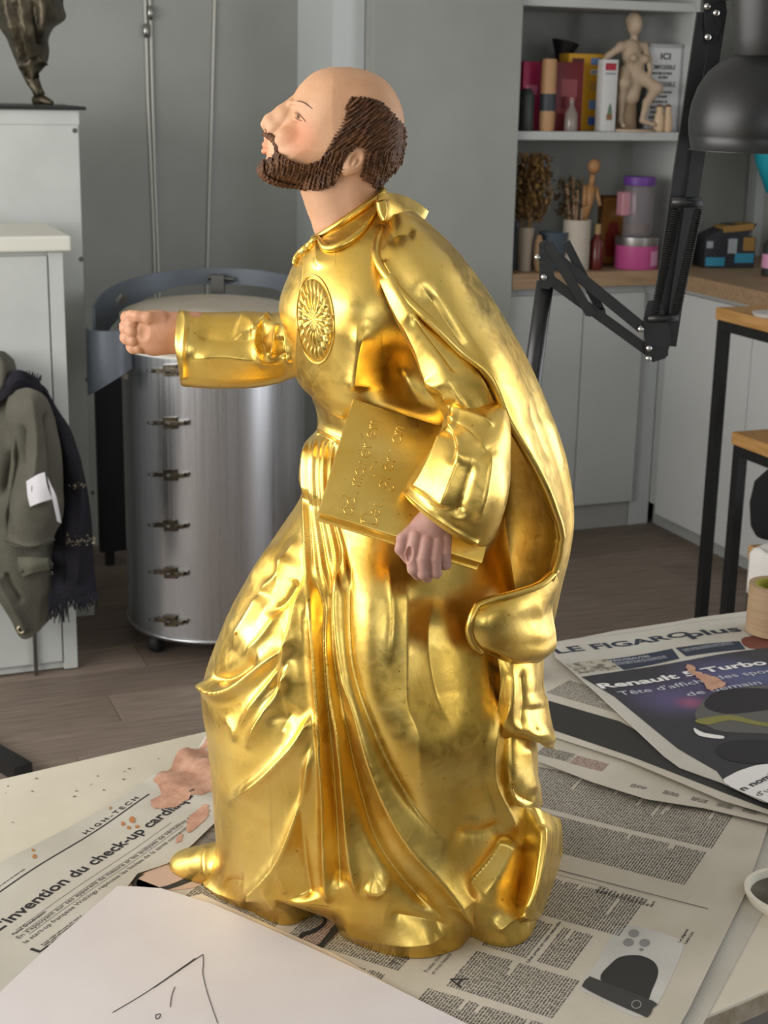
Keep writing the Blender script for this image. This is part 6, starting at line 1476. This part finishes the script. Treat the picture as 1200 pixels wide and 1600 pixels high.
# elbow
plate([(1005,500),(1012,470),(1030,468),(1042,500),(1050,530),(1040,560),(1020,566),(1008,555)], -.018, -.014, 'bracket'); plate([(1005,500),(1012,470),(1030,468),(1042,500),(1050,530),(1040,560),(1020,566),(1008,555)], .014, .018, 'bracket')
plate([(1024,520),(1044,505),(1044,556),(1024,562)], -.014, .014, 'bracket_block')
for x, y, d in ((1001,514,-.022), (1014,544,-.022), (1013,560,-.02), (840,402,-.02), (850,433,-.02), (1105,10,-.02), (1119,20,-.022), (1106,58,-.02)):
    p = L3(x, y, d); MB().ball(p, .0052, 6).build('nut', M_NUT, lamp, smooth=True, world=True)
# upper arm: twin bars and springs, leaning back to the shade
ux = [(1030,540), (1058,330), (1090,120), (1118,-60)]
MB().bar(L3(1024,545,.008), L3(1102,20,.0), .024, .010, up=(0, -1, 0)).build('arm_bar', M_LMP, lamp, world=True); MB().bar(L3(1046,540,-.008), L3(1124,20,-.01), .019, .010, up=(0, -1, 0)).build('arm_bar', M_LMP, lamp, world=True)
def spring(a, b, da, db, R, turns, name='spring'):
    p = L3(*a, da); q = L3(*b, db); ax = q-p; Ln = np.linalg.norm(ax); ax /= Ln; u = np.cross(ax, [0, 1., 0]); u /= np.linalg.norm(u); v = np.cross(ax, u); n = turns*9
    MB().tube([p+ax*Ln*i/n+R*(u*math.cos(i*2*math.pi/9)+v*math.sin(i*2*math.pi/9)) for i in range(n+1)], .0011, 4).build(name, M_LMP, lamp, world=True)
spring((1020,500), (1058,326), -.016, -.014, .0062, 46); spring((1056,492), (1092,326), -.016, -.014, .0062, 46)
MB().tube([L3(1050,316,-.02), L3(1097,316,-.02)], .0075, 10).build('spring_bar', M_LMP, lamp, smooth=True, world=True); MB().tube([L3(1012,498,-.02), L3(1060,497,-.02)], .006, 10).build('spring_bar', M_LMP, lamp, smooth=True, world=True)
plate([(1098,-40),(1130,-40),(1136,20),(1118,66),(1104,68),(1100,40)], -.018, -.014, 'bracket')
# shade: bell on a vertical axis, nearer than the arm
SYL = 2.12; sc_ = ony(1194, 160, SYL); ppm = float(ony(1195, 160, SYL)[0]-sc_[0]); zr = float(ony(1194, 226, SYL)[2]); zz = lambda y: float(ony(1194, y, SYL)[2])-TZ
ox = np.array([sc_[0]-lamp.location[0], SYL-LY, 0]); MS = Matrix.Translation(Vector(ox))
pr = [(108, 235), (113, 212), (115, 190), (112, 164), (104, 138), (91, 115), (72, 97), (56, 88)]
outer = [(r*ppm, zz(y)) for r, y in pr]
inner = [((r-2)*ppm, zz(y)-.001) for r, y in pr][::-1]
MB().lathe(inner+[(112*ppm, zz(236.5))]+outer, 72, MS).build('shade', M_LMP, lamp, smooth=True)
MB().lathe([(.0, zz(92)), (52*ppm, zz(90)), (53*ppm, zz(88)), (56*ppm, zz(60)), (66*ppm, zz(-20)), (66*ppm, zz(-40)), (.0, zz(-40))], 48, MS).build('socket_housing', mat('lamp_black_scuffed', '1b1b1b', .45, c2='242423', scale=18), lamp, auto=40)
MB().ball((ox[0], ox[1], zz(165)), 42*ppm, 12).build('bulb', mat('bulb_glass', 'd8d8d4', .2), lamp, smooth=True)
p = L3(1124, -10, -.01); MB().bar(p, np.array([sc_[0], SYL, p[2]]), .012, .02).build('shade_pivot', M_LMP, lamp, world=True)
# table specks of plaster and paint
sp = thing('paint_crumbs', 'loose dried paint crumbs scattered on the bare table corner', 'crumbs', tuple(onz(60, 1250)))
mb = MB(); r = random.Random(11)
for k in range(46):
    x, y = r.uniform(5, 250), r.uniform(1150, 1320)
    if y < 1216-.22*x+10 or y > 1318-.48*x: continue
    p = onz(np.float64(x), np.float64(y)); mb.ball(p+np.array([0, 0, .0008]), r.uniform(.0006, .0016), 4, (1.6, 1, .7))
mb.build('crumbs', mat('crumb_grey', '7d7568', .8), sp, world=True)['kind'] = 'stuff'
